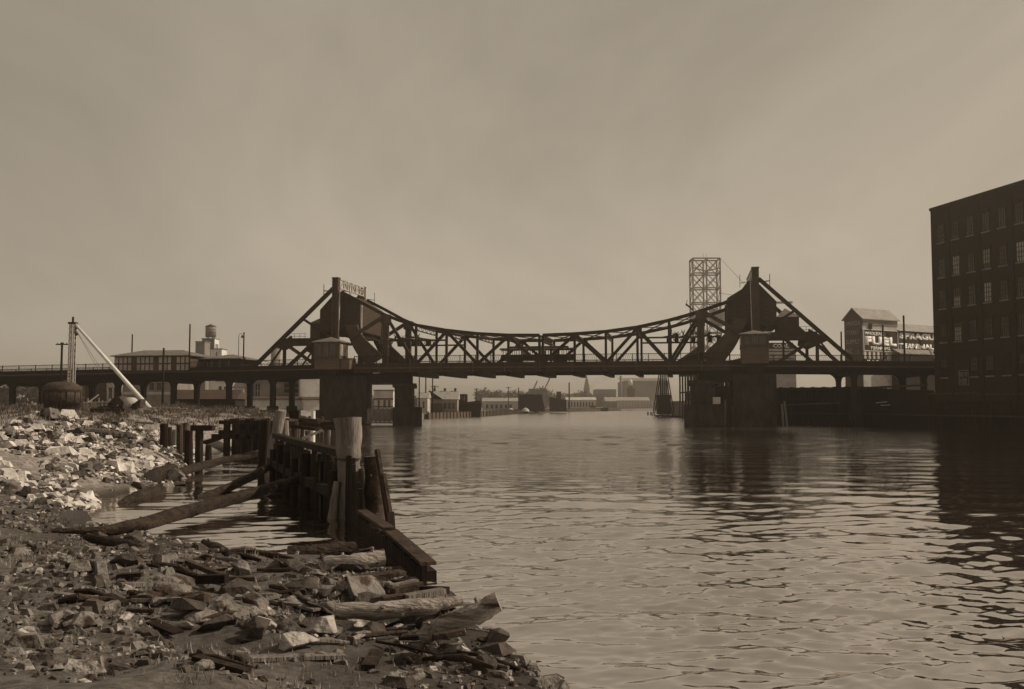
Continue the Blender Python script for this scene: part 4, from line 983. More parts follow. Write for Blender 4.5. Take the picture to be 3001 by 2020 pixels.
# fuel terminal
def terminal():
    o = at(2532, 1187, 230); o.z = 4.6; ang = math.atan2(0.5, 0.85)
    t = thing('fuel_terminal', 'tall gabled fuel elevator with FUEL TERMINAL painted on its side', 'building', o, ang)
    Wd, D_, H_ = 12.6, 5.2, 19.6
    m = MB(); m.box(0, Wd, 0, D_, 0, H_); w = m.build('wall', 'white_dirty', t)
    m = MB(); m.box(-0.1, 0.0, -0.05, D_ + 0.05, 0, H_); m.prismx([(-0.05, H_), (D_ + 0.05, H_), (D_ / 2, H_ + 2.3)], -0.1, 0.0); gw = m.build('gable_wall', 'wall_dark', t)  # darker than the long wall: the gable's shade put into its colour
    m = MB()
    for s in (0, 1):
        y0, y1 = (-0.5, D_ / 2) if s == 0 else (D_ + 0.5, D_ / 2)
        m.add([(-0.5, y0, H_ - 0.35), (Wd + 0.5, y0, H_ - 0.35), (Wd + 0.5, y1, H_ + 2.45), (-0.5, y1, H_ + 2.45), (-0.5, y0, H_ - 0.15), (Wd + 0.5, y0, H_ - 0.15), (Wd + 0.5, y1, H_ + 2.65), (-0.5, y1, H_ + 2.65)],
              [(0,3,2,1),(4,5,6,7),(0,1,5,4),(1,2,6,5),(2,3,7,6),(3,0,4,7)])
    m.build('roof', 'roof_grey', t)
    m = MB(); m.box(0.1, Wd, -0.12, -0.01, H_ - 1.6, H_ - 0.4); m.build('eaves_board', 'wall_mid', t)
    z0, z1 = 11.9, 16.8
    sb = MB().box(0.35, Wd - 0.1, -0.14, -0.002, z0, z1).build('sign_board', 'sign_dark', t)
    m = MB()
    for a, b, c, e in ((0.2, Wd, z1, z1 + 0.12), (0.2, Wd, z0 - 0.15, z0), (0.2, 0.35, z0, z1), (Wd - 0.1, Wd + 0.02, z0, z1)): m.box(a, b, -0.2, -0.003, c, e)
    m.build('sign_border', 'letter_white', sb)
    lettering('WHOLESALE', 'letter_white', sb, (0.6, -0.145, 15.55), (1, 0, 0), 0.8, 0.05, 0.03, 6.9)
    lettering('FUEL', 'letter_white', sb, (0.6, -0.145, 13.1), (1, 0, 0), 2.2, 0.05, 0.075, 11.4)
    lettering('TERMINAL', 'letter_white', sb, (2.4, -0.145, 12.1), (1, 0, 0), 0.75, 0.05, 0.03, 7.4)
    for k, (a, zz) in enumerate(((2.2, 17.0), (8.6, 15.3))):
        m = MB(); m.box(a, a + 1.0, -0.3, 0.02, zz, zz + 1.4); m.build('hatch', 'wall_black', w)
    for k in range(5):
        m = MB(); m.box(0.4 + 1.55 * k, 1.15 + 1.55 * k, -0.1, 0.0, 9.9, 11.6); m.build('loading_door', 'white_paint' if k < 4 else 'white_dirty', w)
        m = MB(); m.box(1.16 + 1.55 * k, 1.9 + 1.55 * k, -0.1, 0.0, 9.9, 11.6); m.build('bay', 'wall_dark', w)
    m = MB(); m.box(-0.3, 6.4, -0.8, -0.12, 8.3, 9.85); ls = m.build('low_sign', 'wall_black', t)
    lettering('K & D', 'letter_white', ls, (0.5, -0.81, 8.75), (1, 0, 0), 0.8, 0.05, 0.03, 4.2)
    for txt, zz, wd in (('SPRAGUE', 17.9, 4.4), ('COAL', 15.7, 3.4), ('SUPPLY', 13.5, 4.2), ('INC', 11.2, 2.0)):
        lettering(txt, 'wall_mid', gw, (-0.105, D_ - 0.4, zz), (0, -1, 0), 1.1, 0.04, 0.03, wd)
    for zz in (16.2, 11.0):
        m = MB(); m.box(-0.2, -0.101, 0.7, 1.5, zz - 0.3, zz + 1.2); m.build('window', 'glass_dark', gw)
    return t
terminal()
def terminal_wing():
    o = at(2532, 1187, 230); ang = math.atan2(0.5, 0.85); d = Vector((0.862, 0.507, 0))
    o = o + d * 12.75; o.z = 4.6
    t = thing('terminal_wing', 'long lower wing lettered SPRAGUE TERMINAL beside the fuel elevator', 'building', o, ang)
    m = MB(); m.box(0, 34, 0, 7, 0, 17.2); w = m.build('wall', 'sign_dark', t)
    m = MB(); m.prismx([(-0.5, 17.0), (7.5, 17.0), (3.5, 19.2)], 0.0, 34); m.build('roof', 'roof_grey', t)
    lettering('SPRAGUE', 'letter_white', w, (0.5, -0.01, 15.0), (1, 0, 0), 1.65, 0.06, 0.075, 15.5)
    lettering('TERMINAL', 'letter_white', w, (0.0, -0.01, 12.75), (1, 0, 0), 1.25, 0.06, 0.075, 13.5)
    n = 24
    for k in range(n):
        m = MB(); x = -2.5 + k * 0.95; m.add([(x, -2.6, 11.3), (x + 0.8, -2.6, 11.3), (x + 0.8, -0.02, 12.6), (x, -0.02, 12.6), (x, -2.6, 11.2), (x + 0.8, -2.6, 11.2), (x + 0.8, -0.02, 12.5), (x, -0.02, 12.5)], [(0,1,2,3),(7,6,5,4),(0,4,5,1),(1,5,6,2),(2,6,7,3),(3,7,4,0)]); m.build('awning_strip', 'roof_grey' if k % 2 else 'wall_mid', t)
    m = MB(); m.box(-2.6, 20.5, -2.5, -0.03, 0, 11.15); m.build('shed', 'wall_black', t)
    m = MB(); m.box(8.2, 9.2, -0.3, 0.02, 13.7, 15.0); m.build('hatch', 'wall_black', w)
    m = MB(); m.bar((7.6, -2.8, 13.0), (8.9, -3.2, 10.6), 0.25, 0.3); m.bar((8.9, -3.2, 10.6), (12.5, -4.4, 8.6), 0.25, 0.3); m.build('chute', 'white_dirty', t)
    return t
terminal_wing()
t, W, zt = bldg('coal_office', 'white building with a dark COAL board, seen under the right tower girder', 'building', 2240, 2332, 1021, 236, 9, 'white_dirty', 'flat', zb=4.6)
sb = MB().box(-0.2, 7.0, -0.2, -0.02, zt - 0.1, zt + 1.35).build('sign_board', 'sign_dark', t)
lettering('COAL', 'letter_white', sb, (2.05, -0.21, zt + 0.12), (1, 0, 0), 0.95, 0.05, 0.03, 3.9)
for k in range(3):
    m = MB(); m.box(0.1, W - 0.3, -0.06, 0.0, zt - 0.9 - k * 0.9, zt - 0.65 - k * 0.9); m.build('dark_band', 'wall_dark', t)
# lattice coal tower
def lattice_tower():
    Y = 262; a, b = at(2030, 757, Y), at(2110, 757, Y); W = b.x - a.x; zt = a.z
    t = thing('lattice_tower', 'tall pale steel lattice tower rising behind the right leaf of the drawbridge', 'tower', (a.x, Y, 4.6))
    H_ = zt - 4.6
    xs_ = (0, W / 2, W)
    for x in xs_:
        for y in (0, 4.5):
            m = MB(); m.bar((x, y, 0), (x, y, H_), 0.36, 0.36); m.build('leg', 'steel_pale', t)
    lv = [H_ - 4.05 * k for k in range(9)] 
    for k, z in enumerate(lv):
        for y in (0, 4.5):
            m = MB(); m.bar((0, y, z), (W, y, z), 0.3, 0.34); m.build('girt', 'steel_pale', t)
            if k < len(lv) - 1:
                m = MB()
                for x0, x1 in ((0, W / 2), (W / 2, W)): m.bar((x0, y, z), (x1, y, z - 4.05), 0.16, 0.2); m.bar((x1, y, z), (x0, y, z - 4.05), 0.16, 0.2)
                m.build('cross_brace', 'steel_pale', t)
        for x in (0, W):
            m = MB(); m.bar((x, 0, z), (x, 4.5, z), 0.25, 0.25)
            if k < len(lv) - 1: m.bar((x, 0, z), (x, 4.5, z - 4.05), 0.14, 0.14)
            m.build('side_brace', 'steel_pale', t)
    m = MB(); m.bar((0, 0, H_ - 2.6), (W / 2, 0, H_ - 3.6), 0.2, 0.3); m.bar((W / 2, 0, H_ - 3.6), (W, 0, H_ - 2.6), 0.2, 0.3); m.build('hoist_arm', 'steel_pale', t)
    m = MB()
    for x in (W / 2 - 0.4, W / 2 + 0.4): m.bar((x, 2, H_), (x, 2, H_ + 1.6), 0.08, 0.08)
    m.build('finial', 'steel_pale', t)
    m = MB(); m.bar((W, 2, 26.6), (27.5, 2, 26.9), 0.6, 0.55); m.bar((W, 2, 29.5), (24, 2, 27.0), 0.1, 0.1); m.build('boom', 'steel_pale', t)
    m = MB(); m.bar((0, 0, 24.5), (-2.0, 0, 26.3), 0.3, 0.4); m.bar((-2.0, 0, 25.6), (-1.6, 0, 27.4), 0.12, 0.12); m.build('bracket', 'steel', t)
    m = MB(); m.box(W - 2.2, W + 1.4, 1, 5, 20.5, 25.0); m.build('hopper', 'white_dirty', t)
    m = MB(); m.bar((W, 0, H_), bw_(72.0, 13.5, 24.5) - Vector((a.x, Y, 4.6)), 0.05, 0.05); m.build('guy_wire', 'steel', t)
    return t
lattice_tower()
# coal trestle along the bank behind the bridge
def trestle():
    t = thing('coal_trestle', 'dark timber coal trestle along the right bank behind the drawbridge', 'trestle')
    A_, B_ = Vector((44.5, 188, 0)), Vector((47.8, 276, 0)); n = 16
    for i in range(n + 1):
        p = A_ + (B_ - A_) * (i / n)
        m = MB()
        for dx in (0, 2.2, 4.4): m.bar((p.x + dx, p.y, 0.2), (p.x + dx, p.y, 12.0), 0.42, 0.42)
        m.bar((p.x - 0.3, p.y, 11.8), (p.x + 4.8, p.y, 11.8), 0.4, 0.5); m.bar((p.x - 0.2, p.y, 7.0), (p.x + 4.6, p.y, 7.0), 0.3, 0.35)
        m.bar((p.x, p.y, 1.5), (p.x + 4.4, p.y, 7), 0.16, 0.25)
        m.build('bent', 'timber_dark', t)
    for dx in (0, 2.2, 4.4):
        m = MB(); m.bar(A_ + Vector((dx, 0, 12.3)), B_ + Vector((dx, 0, 12.3)), 0.4, 0.55); m.build('stringer', 'timber_dark', t)
    m = MB(); m.bar(A_ + Vector((0, -0.3, 6.9)), B_ + Vector((0, 0, 6.9)), 0.3, 0.3); m.build('girt', 'timber_dark', t)
    m = MB(); m.bar(A_ + Vector((2.5, 20, 4.2)), B_ + Vector((2.5, 0, 4.2)), 2.0, 5.5); m.build('coal_face', 'coal', t)
    # sloping incline of the upper track with close posts
    m = MB(); p0, p1 = at(1990, 1062, 262), at(2050, 1022, 240); m.bar(p0, p1, 1.6, 0.4); inc = m.build('incline', 'timber_dark', t)
    for i in range(14):
        p = p0 + (p1 - p0) * (i / 13); m = MB(); m.bar(p, p - Vector((0, 0, 2.6)), 0.22, 0.22); m.build('incline_post', 'timber_dark', inc)
    return t
trestle()
def aframe():
    b = at(1947, 1187, 288)
    t = thing('unloading_tower', 'dark A-frame unloading tower on the right bank, under the right leaf', 'tower', (b.x, 288, 0.2))
    for s in (-1, 1):
        for y in (0, 3.5):
            m = MB(); m.bar((s * 3.0, y, 0.0), (s * 0.75, y, 14.0), 0.28, 0.28); m.build('leg', 'timber_dark', t)
    for y in (0, 3.5):
        for x in (-0.55, 0.55): m = MB(); m.bar((x, y, 6.0), (x, y, 14.0), 0.45, 0.35); m.build('guide_post', 'timber_dark', t)
    for z in (6.6, 9.5, 12.5): m = MB(); m.bar((-2.4 + z * 0.1, 0, z), (2.4 - z * 0.1, 0, z), 0.15, 0.15); m.build('strut', 'timber_dark', t)
    m = MB(); m.box(-1.9, 2.0, 0.3, 3.3, 0.6, 6.3); m.build('hopper_box', 'wall_black', t)
    return t
aframe()
t = thing('rubble_spit', 'low dark spit of rubble and stumps at the foot of the unloading tower', 'rubble')
m = MB()
for i in range(60):
    f = random.random(); p = Vector((43.0 + 6 * f + random.uniform(-0.8, 0.8), 290 - 60 * f + random.uniform(-3, 3), random.uniform(-0.1, 0.45)))
    s = random.uniform(0.4, 1.2); vs_ = [p + Vector((random.uniform(-1, 1), random.uniform(-1, 1), random.uniform(-0.4, 0.4))) * s for _ in range(8)]
    m.add(vs_, [(0, 1, 2), (2, 3, 0), (4, 5, 6), (6, 7, 4), (0, 4, 5), (1, 5, 6), (2, 6, 7), (3, 7, 4), (1, 2, 6), (0, 3, 7)])
o = m.build('stones', 'rock_dark', t); o['kind'] = 'stuff'
for x in (1899, 1908):
    p = onz(x, 1217, 0); m = MB(); m.cyl((p.x, p.y, -0.5), (p.x, p.y, 1.1), 0.25, n=8); m.build('stump', 'timber_dark', t)

# piles at the right pier
def pile(name, label, base, top, r, mat, group=None, n=10, r2=None, cat='pile', cap=True):
    t = thing(name, label, cat, base, 0, group)
    b, q = Vector((0, 0, 0)), Vector(top) - Vector(base)
    m = MB(); seg = 7
    # gently irregular trunk
    ax = q.normalized(); a_ = ax.orthogonal().normalized(); b_ = ax.cross(a_)
    rings = []; ph_ = random.uniform(0, 6)
    for k in range(seg + 1):
        f = k / seg; c_ = q * f; rad = (r + ((r2 or r * 0.92) - r) * f) * (1 + 0.05 * math.sin(3.1 * k + ph_))
        rings.append([c_ + (a_ * math.cos(2 * math.pi * i / n) + b_ * math.sin(2 * math.pi * i / n)) * rad * (1 + 0.05 * math.sin(i * 2.3 + k * 0.7 + ph_)) for i in range(n)])
    rings[-1] = [p + ax * random.uniform(-0.12, 0.06) * r * 2 for p in rings[-1]]
    vs_ = [p for rg in rings for p in rg]; fs = [(k*n+i, k*n+(i+1) % n, (k+1)*n+(i+1) % n, (k+1)*n+i) for k in range(seg) for i in range(n)] + [tuple(range(n))[::-1], tuple(range(seg*n, (seg+1)*n))]
    m.add(vs_, fs); m.build('shaft', mat, t)
    return t
for i, (x0, y0, x1, y1, mt, lab) in enumerate(((2291, 1185, 2296, 1246, 'timber_pale', 'left of two pale leaning piles in the water right of the right pier'), (2299, 1177, 2308, 1246, 'timber_pale', 'right of two pale leaning piles in the water right of the right pier'))):
    pile('pale_pile', lab, at(x1, y1 + 14, 162), at(x0, y0, 162.8), 0.2, mt, 'pale piles by the right pier')
for i in range(11):
    x = 2125 + i * 8.6; tall = (1172, 1180, 1168, 1192, 1176, 1170, 1184, 1166, 1178, 1190, 1174)[i]
    pile('fender_pile', 'dark timber fender pile in the row in front of the right pier', at(x + (i % 3) * 2, 1262, 158), at(x - (i % 2) * 3, tall, 158.6), 0.2, 'timber_pale' if i in (5, 6) else 'timber_grey' if i % 3 == 0 else 'timber_brown', 'fender piles at the right pier')

# ---------------------------------------------------------------- far bank
bldg('white_house', 'white house on the far bank just right of the left pier', 'house', 1222, 1253, 1166, 262, 9, 'white_dirty', 'gable', 1.6, 'roof_grey', wins=((0.15, 0.3, 0.35, 0.75), (0.55, 0.7, 0.35, 0.75)))
t, W, zt = bldg('gabled_shed', 'dark gabled shed with a long grey roof and ridge vents on the far bank', 'shed', 1254, 1340, 1170, 276, 10, 'wall_mid', 'gable', 2.4, 'roof_grey', wins=((0.55, 0.62, 0.3, 0.7), (0.7, 0.77, 0.3, 0.7), (0.84, 0.91, 0.3, 0.7)))
m = MB(); m.prism([(-0.5, zt), (4.2, zt), (0.4, zt + 2.5)], -0.6, 0.5); m.build('gable_end', 'wall_black', t)
m = MB(); m.box(0.6, 4.0, -1.0, -0.02, 1.3, zt - 1.2); m.build('porch', 'wall_dark', t)
for k in range(3): m = MB(); m.cyl((1.5 + 3 * k, 5, zt + 2.2), (1.5 + 3 * k, 5, zt + 3.2), 0.35, n=8); m.build('ridge_vent', 'wall_dark', t)
bldg('black_shed', 'small black box shed behind the dark barge on the far bank', 'shed', 1336, 1368, 1158, 292, 6, 'wall_black', 'flat')
def barge(label, x0, x1, yt, Y, zb=-0.3, cabin=True, mat='wall_black'):
    a, b = at(x0, yt, Y), at(x1, yt, Y); W = b.x - a.x
    t = thing('barge', label, 'barge', (a.x, Y, zb)); h = a.z - zb
    m = MB(); m.prism([(0.6, 0), (W - 0.4, 0), (W, h), (0, h * 0.85)], 0, 5); m.build('hull', mat, t)
    m = MB(); m.box(0.1, W - 0.1, -0.08, 5.08, h * 0.82, h * 0.9); m.build('rub_rail', 'timber_brown', t)
    if cabin: m = MB(); m.box(W * 0.06, W * 0.34, 1, 4, h, h + 1.2); m.build('cabin', 'wall_dark', t)
    return t
barge('dark wooden barge hauled against the far bank, left of the pale sheds', 1334, 1411, 1174, 284)
barge('low dark barge lying against the far bank below the long white shed', 1728, 1783, 1195, 545)
bldg('pale_shed', 'long pale shed behind the dark barge on the far bank', 'shed', 1414, 1520, 1176, 430, 14, 'far_pale', 'gable', 1.5, 'roof_grey', wins=[(0.1 + 0.13 * k, 0.16 + 0.13 * k, 0.2, 0.6) for k in range(6)])
t = thing('coal_bin', 'big black coal bin with one sloping end on the far bank', 'coal bin', (at(1521, 1190, 400).x, 400, 0.8))
W = at(1598, 1190, 400).x - at(1521, 1190, 400).x; h = at(1530, 1158, 400).z - 0.8
m = MB(); m.prism([(0, 0), (W, 0), (W - 1.4, h), (0, h)], 0, 9); m.build('bin_wall', 'wall_black', t)
for k in range(6): m = MB(); m.box(0.6 + k * 1.6, 0.85 + k * 1.6, -0.2, 0, 0, h - 0.1); m.build('stud', 'wall_black', t)
m = MB(); m.box(0, W - 1.3, -0.1, 9.1, h, h + 0.25); m.build('rim', 'wall_black', t)
t = thing('coal_bin', 'smaller dark coal bin with a hoist house on top, right of the big coal bin', 'coal bin', (at(1612, 1190, 420).x, 420, 0.8))
W = at(1660, 1190, 420).x - at(1612, 1190, 420).x; h = at(1612, 1164, 420).z - 0.8
m = MB(); m.prism([(0, 0), (W, 0), (W, h * 0.8), (0, h)], 0, 8); m.build('bin_wall', 'wall_black', t)
m = MB(); m.box(W * 0.42, W * 0.7, 2, 6, h * 0.9, h + 2.4); m.build('hoist_house', 'wall_dark', t)
bldg('long_white_shed', 'long low white shed with a row of arches on the far bank', 'shed', 1660, 1747, 1172, 565, 14, 'far_pale', 'gable', 1.6, 'white_dirty', wins=[(0.05 + 0.1 * k, 0.10 + 0.1 * k, 0.25, 0.75) for k in range(9)])
for i, (x, y, w, lab) in enumerate(((1497, 1188, 22, 'white heap on the far bank left of the big coal bin'), (1540, 1195, 24, 'low white heap below the big coal bin'))):
    p = at(x, y + 8, 392); s = w * 392 / 2840 / 2
    t = thing('white_heap', lab, 'heap', (p.x, 392, 0.9)); m = MB(); m.lathe([(s, 0), (s * 0.7, s * 0.55), (s * 0.3, s * 0.8), (0.05, s * 0.9)], 12); m.build('mound', 'white_dirty', t)
t = thing('river_wall', 'low timber river wall edging the far bank', 'river wall')
pts = [(-21.6, 243.5), (-8.6, 301), (3.4, 398), (37, 520.5), (90, 626)]
for (a, b) in zip(pts[:-1], pts[1:]):
    a, b = Vector((*a, 0.6)), Vector((*b, 0.6)); m = MB(); d = (b - a).normalized(); off = d.cross(Vector((0, 0, 1))) * 0.35
    m.bar(a + off, b + off, 0.4, 1.9); m.build('wall', 'wall_dark', t)
    n = int((b - a).length / 3.2)
    for k in range(n): q = a + (b - a) * (k / n) + off * 1.8; m = MB(); m.bar(q - Vector((0, 0, 1)), q + Vector((0, 0, 1.25)), 0.3, 0.3); m.build('wall_pile', 'timber_brown', t)
# distant works
bldg('far_factory', 'hazy low factory left of the tall chimney, far behind the bridge', 'factory', 1748, 1806, 1142, 980, 40, 'far_wall', 'flat', wins=[(0.08 + 0.12 * k, 0.14 + 0.12 * k, 0.5, 0.75) for k in range(7)])
bldg('gas_works', 'huge hazy works building on the skyline under the right leaf', 'factory', 1829, 1960, 1117, 1000, 60, 'far_wall', 'shed', 4.5, 'far_wall', rz=0.0)
bldg('far_sheds', 'hazy low sheds in front of the huge works building', 'shed', 1775, 1905, 1176, 700, 20, 'far_wall', 'gable', 3.0, 'roof_grey')
t = thing('church', 'hazy church with a sharp steeple far beyond the bridge', 'church', (at(1712, 1187, 1100).x, 1100, 1.2))
zb = at(1720, 1140, 1100).z - 1.2; zs = at(1720, 1096, 1100).z - 1.2
m = MB(); m.box(0, 6.2, 0, 6.2, 0, zb); tw = m.build('tower', 'far_wall', t)
m = MB(); m.add([(-0.2, -0.2, zb), (6.4, -0.2, zb), (6.4, 6.4, zb), (-0.2, 6.4, zb), (3.1, 3.1, zs)], [(0, 1, 4), (1, 2, 4), (2, 3, 4), (3, 0, 4), (0, 3, 2, 1)]); m.build('spire', 'far_wall', t)
m = MB(); m.box(-5, 12, 6.3, 30, 0, zb * 0.6); m.prism([(-5.5, zb * 0.6), (12.5, zb * 0.6), (3.5, zb * 0.95)], 6.3, 30); m.build('nave', 'far_wall', t)
t = thing('chimney', 'tall hazy factory chimney left of the huge works building', 'chimney', (at(1820, 1187, 960).x, 960, 1.2)); h = at(1820, 1102, 960).z - 1.2
m = MB(); m.cyl((0, 0, 0), (0, 0, h), 1.5, 1.05, 14); m.build('stack', 'far_wall', t, True); m = MB(); m.cyl((0, 0, h - 0.6), (0, 0, h), 1.4, n=14); m.build('rim', 'far_wall', t)
p = at(1848, 1187, 790); t = thing('white_tank', 'pale elevated tank on a dark frame before the huge works building', 'water tank', (p.x, 790, 1.2)); h0, h1 = at(0, 1131, 790).z - 1.2, at(0, 1115, 790).z - 1.2
m = MB(); m.lathe([(1.6, h0), (1.6, h1), (0.2, h1 + 0.9)], 16); m.build('tank', 'white_paint', t, True); m = MB(); m.box(-2.6, 3.2, -2, 2, 0, h0 - 2); m.box(-1.4, 1.4, -1.4, 1.4, h0 - 2, h0); m.build('frame_house', 'wall_dark', t)
t = thing('board_fence', 'pale board fence with dark posts along the far shore, under the right leaf', 'fence', (at(1808, 1187, 640).x, 640, 1.2)); W = at(1925, 1187, 640).x - at(1808, 1187, 640).x; h = at(0, 1174, 640).z - 1.2
for k in range(13): m = MB(); m.box(W * k / 13 + 0.1, W * (k + 1) / 13 - 0.1, 0, 0.2, 0, h); m.build('board_panel', 'far_pale', t)
for k in range(14): m = MB(); m.box(W * k / 13 - 0.12, W * k / 13 + 0.12, -0.1, 0.15, 0, h + 0.3); m.build('post', 'wall_mid', t)
for (x0, y0, x1, y1, x2, y2, Y, lab) in ((1558, 1142, 1575, 1116, 1566, 1142, 620, 'left hazy crane boom above the tree line'), (1591, 1142, 1612, 1107, 1600, 1146, 620, 'right taller hazy crane boom above the tree line')):
    a, b, c_ = at(x0, y0, Y), at(x1, y1, Y), at(x2, y2, Y); t = thing('crane', lab, 'crane', (a.x, Y, 1.2)); o_ = Vector((a.x, Y, 1.2))
    m = MB(); m.bar(a - o_ + Vector((0, 0, -2)), b - o_, 0.5, 0.7); m.build('boom', 'far_wall', t)
    m = MB(); m.bar(b - o_, c_ - o_ + Vector((0.5, 0, 0)), 0.12, 0.14); m.build('cable', 'far_wall', t)
    m = MB(); m.box(-2, 2.5, -1.5, 1.5, 0, a.z - 1.2 + 0.5); m.build('house', 'far_wall', t)
# distant woods: uneven leafy masses
def wood(label, spans, mat, seed):
    rs = np.random.default_rng(seed); V = []; Fc = []
    for x0, x1, ytop, Y in spans:
        a, b = at(x0, ytop, Y), at(x1, ytop, Y); H_ = a.z
        n = int((b.x - a.x) * 9) + 60
        for _ in range(n):
            cx = rs.uniform(a.x, b.x); zmax = H_ * (0.86 + 0.14 * math.sin(cx * 0.21 + seed) * math.sin(cx * 0.067)); cz = 1.2 + (zmax - 1.2) * rs.random() ** 0.7; cy = Y + rs.uniform(-6, 6)
            for _ in range(5):
                c_ = np.array([cx, cy, cz]) + rs.normal(0, 1.1, 3); d1 = rs.normal(0, 0.9, 3); d2 = rs.normal(0, 0.9, 3); k = len(V)
                V += [c_ - d1, c_ + d1, c_ + d2]; Fc.append((k, k + 1, k + 2))
    me = bpy.data.meshes.new('wood'); me.from_pydata([tuple(v) for v in V], [], Fc); o = link('far_trees', me, mat)
    o['label'] = label; o['category'] = 'trees'; o['kind'] = 'stuff'; return o
wood('hazy dark band of trees on the horizon behind the bridge', [(1395, 1470, 1146, 760), (1460, 1615, 1141, 820), (1600, 1720, 1150, 900), (1700, 1800, 1154, 960)], 'foliage', 3)
wood('low hazy trees on the horizon at left, beyond the viaduct', [(700, 860, 1062, 420), (-200, 330, 1120, 420), (860, 1250, 1165, 560)], 'foliage', 5)

# ---------------------------------------------------------------- ruined timber bulkhead in the foreground
BLINE = [(-1.75, 19.6), (-4.55, 28.6), (-8.0, 37.5), (-11.6, 47.5)]
def along(s):
    "point and direction at distance s along the bulkhead"
    for (a, b) in zip(BLINE[:-1], BLINE[1:]):
        a, b = Vector((*a, 0)), Vector((*b, 0)); L_ = (b - a).length
        if s <= L_ or b == Vector((*BLINE[-1], 0)): return a + (b - a) * (s / L_), (b - a) / L_
        s -= L_
BH = thing('timber_bulkhead', 'ruined dark timber bulkhead running from the foreground shore towards the left pier', 'bulkhead')
rs = random.Random(5); s = 0.0; total = 29.3
while s < total:
    p, d = along(s); w = rs.uniform(0.24, 0.34)
    if s < 8.4: top = 0.28 + rs.uniform(-0.06, 0.1)
    elif s < 10.0: top = 0.9 + 0.6 * (s - 8.4) + rs.uniform(-0.3, 0.2)
    else: top = 1.85 + rs.uniform(-0.25, 0.12)
    if not (s > 12 and rs.random() < 0.05):
        m = MB(); m.box(0, w - 0.03, -0.06 + rs.uniform(-0.02, 0.02), 0.05, -1.6, top); o = m.build('sheet_plank', 'timber_dark', BH); o.location = (p.x, p.y, 0); o.rotation_euler = (rs.uniform(-0.02, 0.02), rs.uniform(-0.02, 0.02), math.atan2(d.y, d.x))
    s += w
def run(s0, s1, z0, z1, off, w, h, name, mat):
    n = max(1, int((s1 - s0) / 4)); pts = []
    for k in range(n + 1):
        q, d = along(s0 + (s1 - s0) * k / n); nn = Vector((d.y, -d.x, 0)); pts.append(q + nn * off + Vector((0, 0, z0 + (z1 - z0) * k / n)))
    m = MB(); m.path(pts, w, h); m.build(name, mat, BH)
run(11.3, 29.2, 1.98, 2.02, 0.02, 0.34, 0.22, 'cap_beam', 'timber_dark')
run(11.3, 29.2, 0.75, 0.8, -0.24, 0.3, 0.3, 'waling', 'timber_dark')
run(0.0, 4.3, 0.33, 0.46, 0.08, 0.33, 0.07, 'cap_plank', 'timber_brown')
run(4.1, 8.7, 0.52, 0.50, 0.02, 0.30, 0.08, 'cap_plank', 'timber_brown')
run(0.3, 6.0, 0.02, 0.05, 0.22, 0.2, 0.22, 'waling', 'timber_dark')
for k in range(7):
    q, d = along(11.5 + k * 2.6); nn = Vector((d.y, -d.x, 0)) * -0.3
    m = MB(); m.cyl((q.x + nn.x, q.y + nn.y, -1.2), (q.x + nn.x, q.y + nn.y, 1.45 + 0.15 * (k % 3)), 0.17, 0.16, 9); m.build('back_post', 'timber_dark', BH)

def trunk(name, label, pts, radii, mat, cat='log', group=None, n=14, endmat='timber_grey', knots=0, seed=0):
    "log through a list of points: tapered, slightly lumpy, with ragged end faces"
    rr = random.Random(seed * 31 + 7)
    t = thing(name, label, cat, pts[0], 0, group); o_ = Vector(pts[0])
    P = [Vector(p) - o_ for p in pts]; fine = []; fr = []
    sub = 5
    for i in range(len(P) - 1):
        for k in range(sub):
            f = k / sub; fine.append(P[i].lerp(P[i + 1], f) + Vector((rr.uniform(-1, 1), rr.uniform(-1, 1), rr.uniform(-1, 1))) * min(0.03, 0.12 * radii[i])); fr.append(radii[i] + (radii[i + 1] - radii[i]) * f)
    fine.append(P[-1]); fr.append(radii[-1])
    rings = []; lump = [1.0 + 0.07 * math.sin(2 * math.pi * q / n * 2 + rr.uniform(0, 1)) + rr.uniform(-0.03, 0.03) for q in range(n)]
    for i, (c_, rad) in enumerate(zip(fine, fr)):
        d = (fine[min(i + 1, len(fine) - 1)] - fine[max(i - 1, 0)]).normalized(); a_ = d.cross(Vector((0, 0, 1)) if abs(d.z) < 0.8 else Vector((0, 1, 0))).normalized(); b_ = a_.cross(d)
        rings.append([c_ + (a_ * math.cos(2*math.pi*j/n) + b_ * math.sin(2*math.pi*j/n)) * rad * (lump[j] + 0.06 * math.sin(0.9 * i + 2.1 * j + seed) + 0.05 * math.sin(0.37 * i + j + seed)) * rr.uniform(0.97, 1.03) for j in range(n)])
    nr = len(rings); m = MB()
    m.add([p for rg in rings for p in rg], [(k*n+i, k*n+(i+1) % n, (k+1)*n+(i+1) % n, (k+1)*n+i) for k in range(nr - 1) for i in range(n)])
    b = m.build('trunk', mat, t, True)
    for rg, inv in ((rings[0], True), (rings[-1], False)):
        c_ = sum(rg, Vector()) / n; m = MB(); m.add([*rg, c_], [(i, (i + 1) % n, n) for i in range(n)]); m.build('end_grain', endmat, t)
    for k in range(knots):
        i = rr.randrange(2, nr - 2); j = rr.randrange(n); p = rings[i][j]; dd = (p - fine[i]).normalized(); m = MB(); m.cyl(p - dd * 0.03, p + dd * rr.uniform(0.02, 0.08), fr[i] * 0.25, fr[i] * 0.15, 7); m.build('knot', mat, t)
    return t
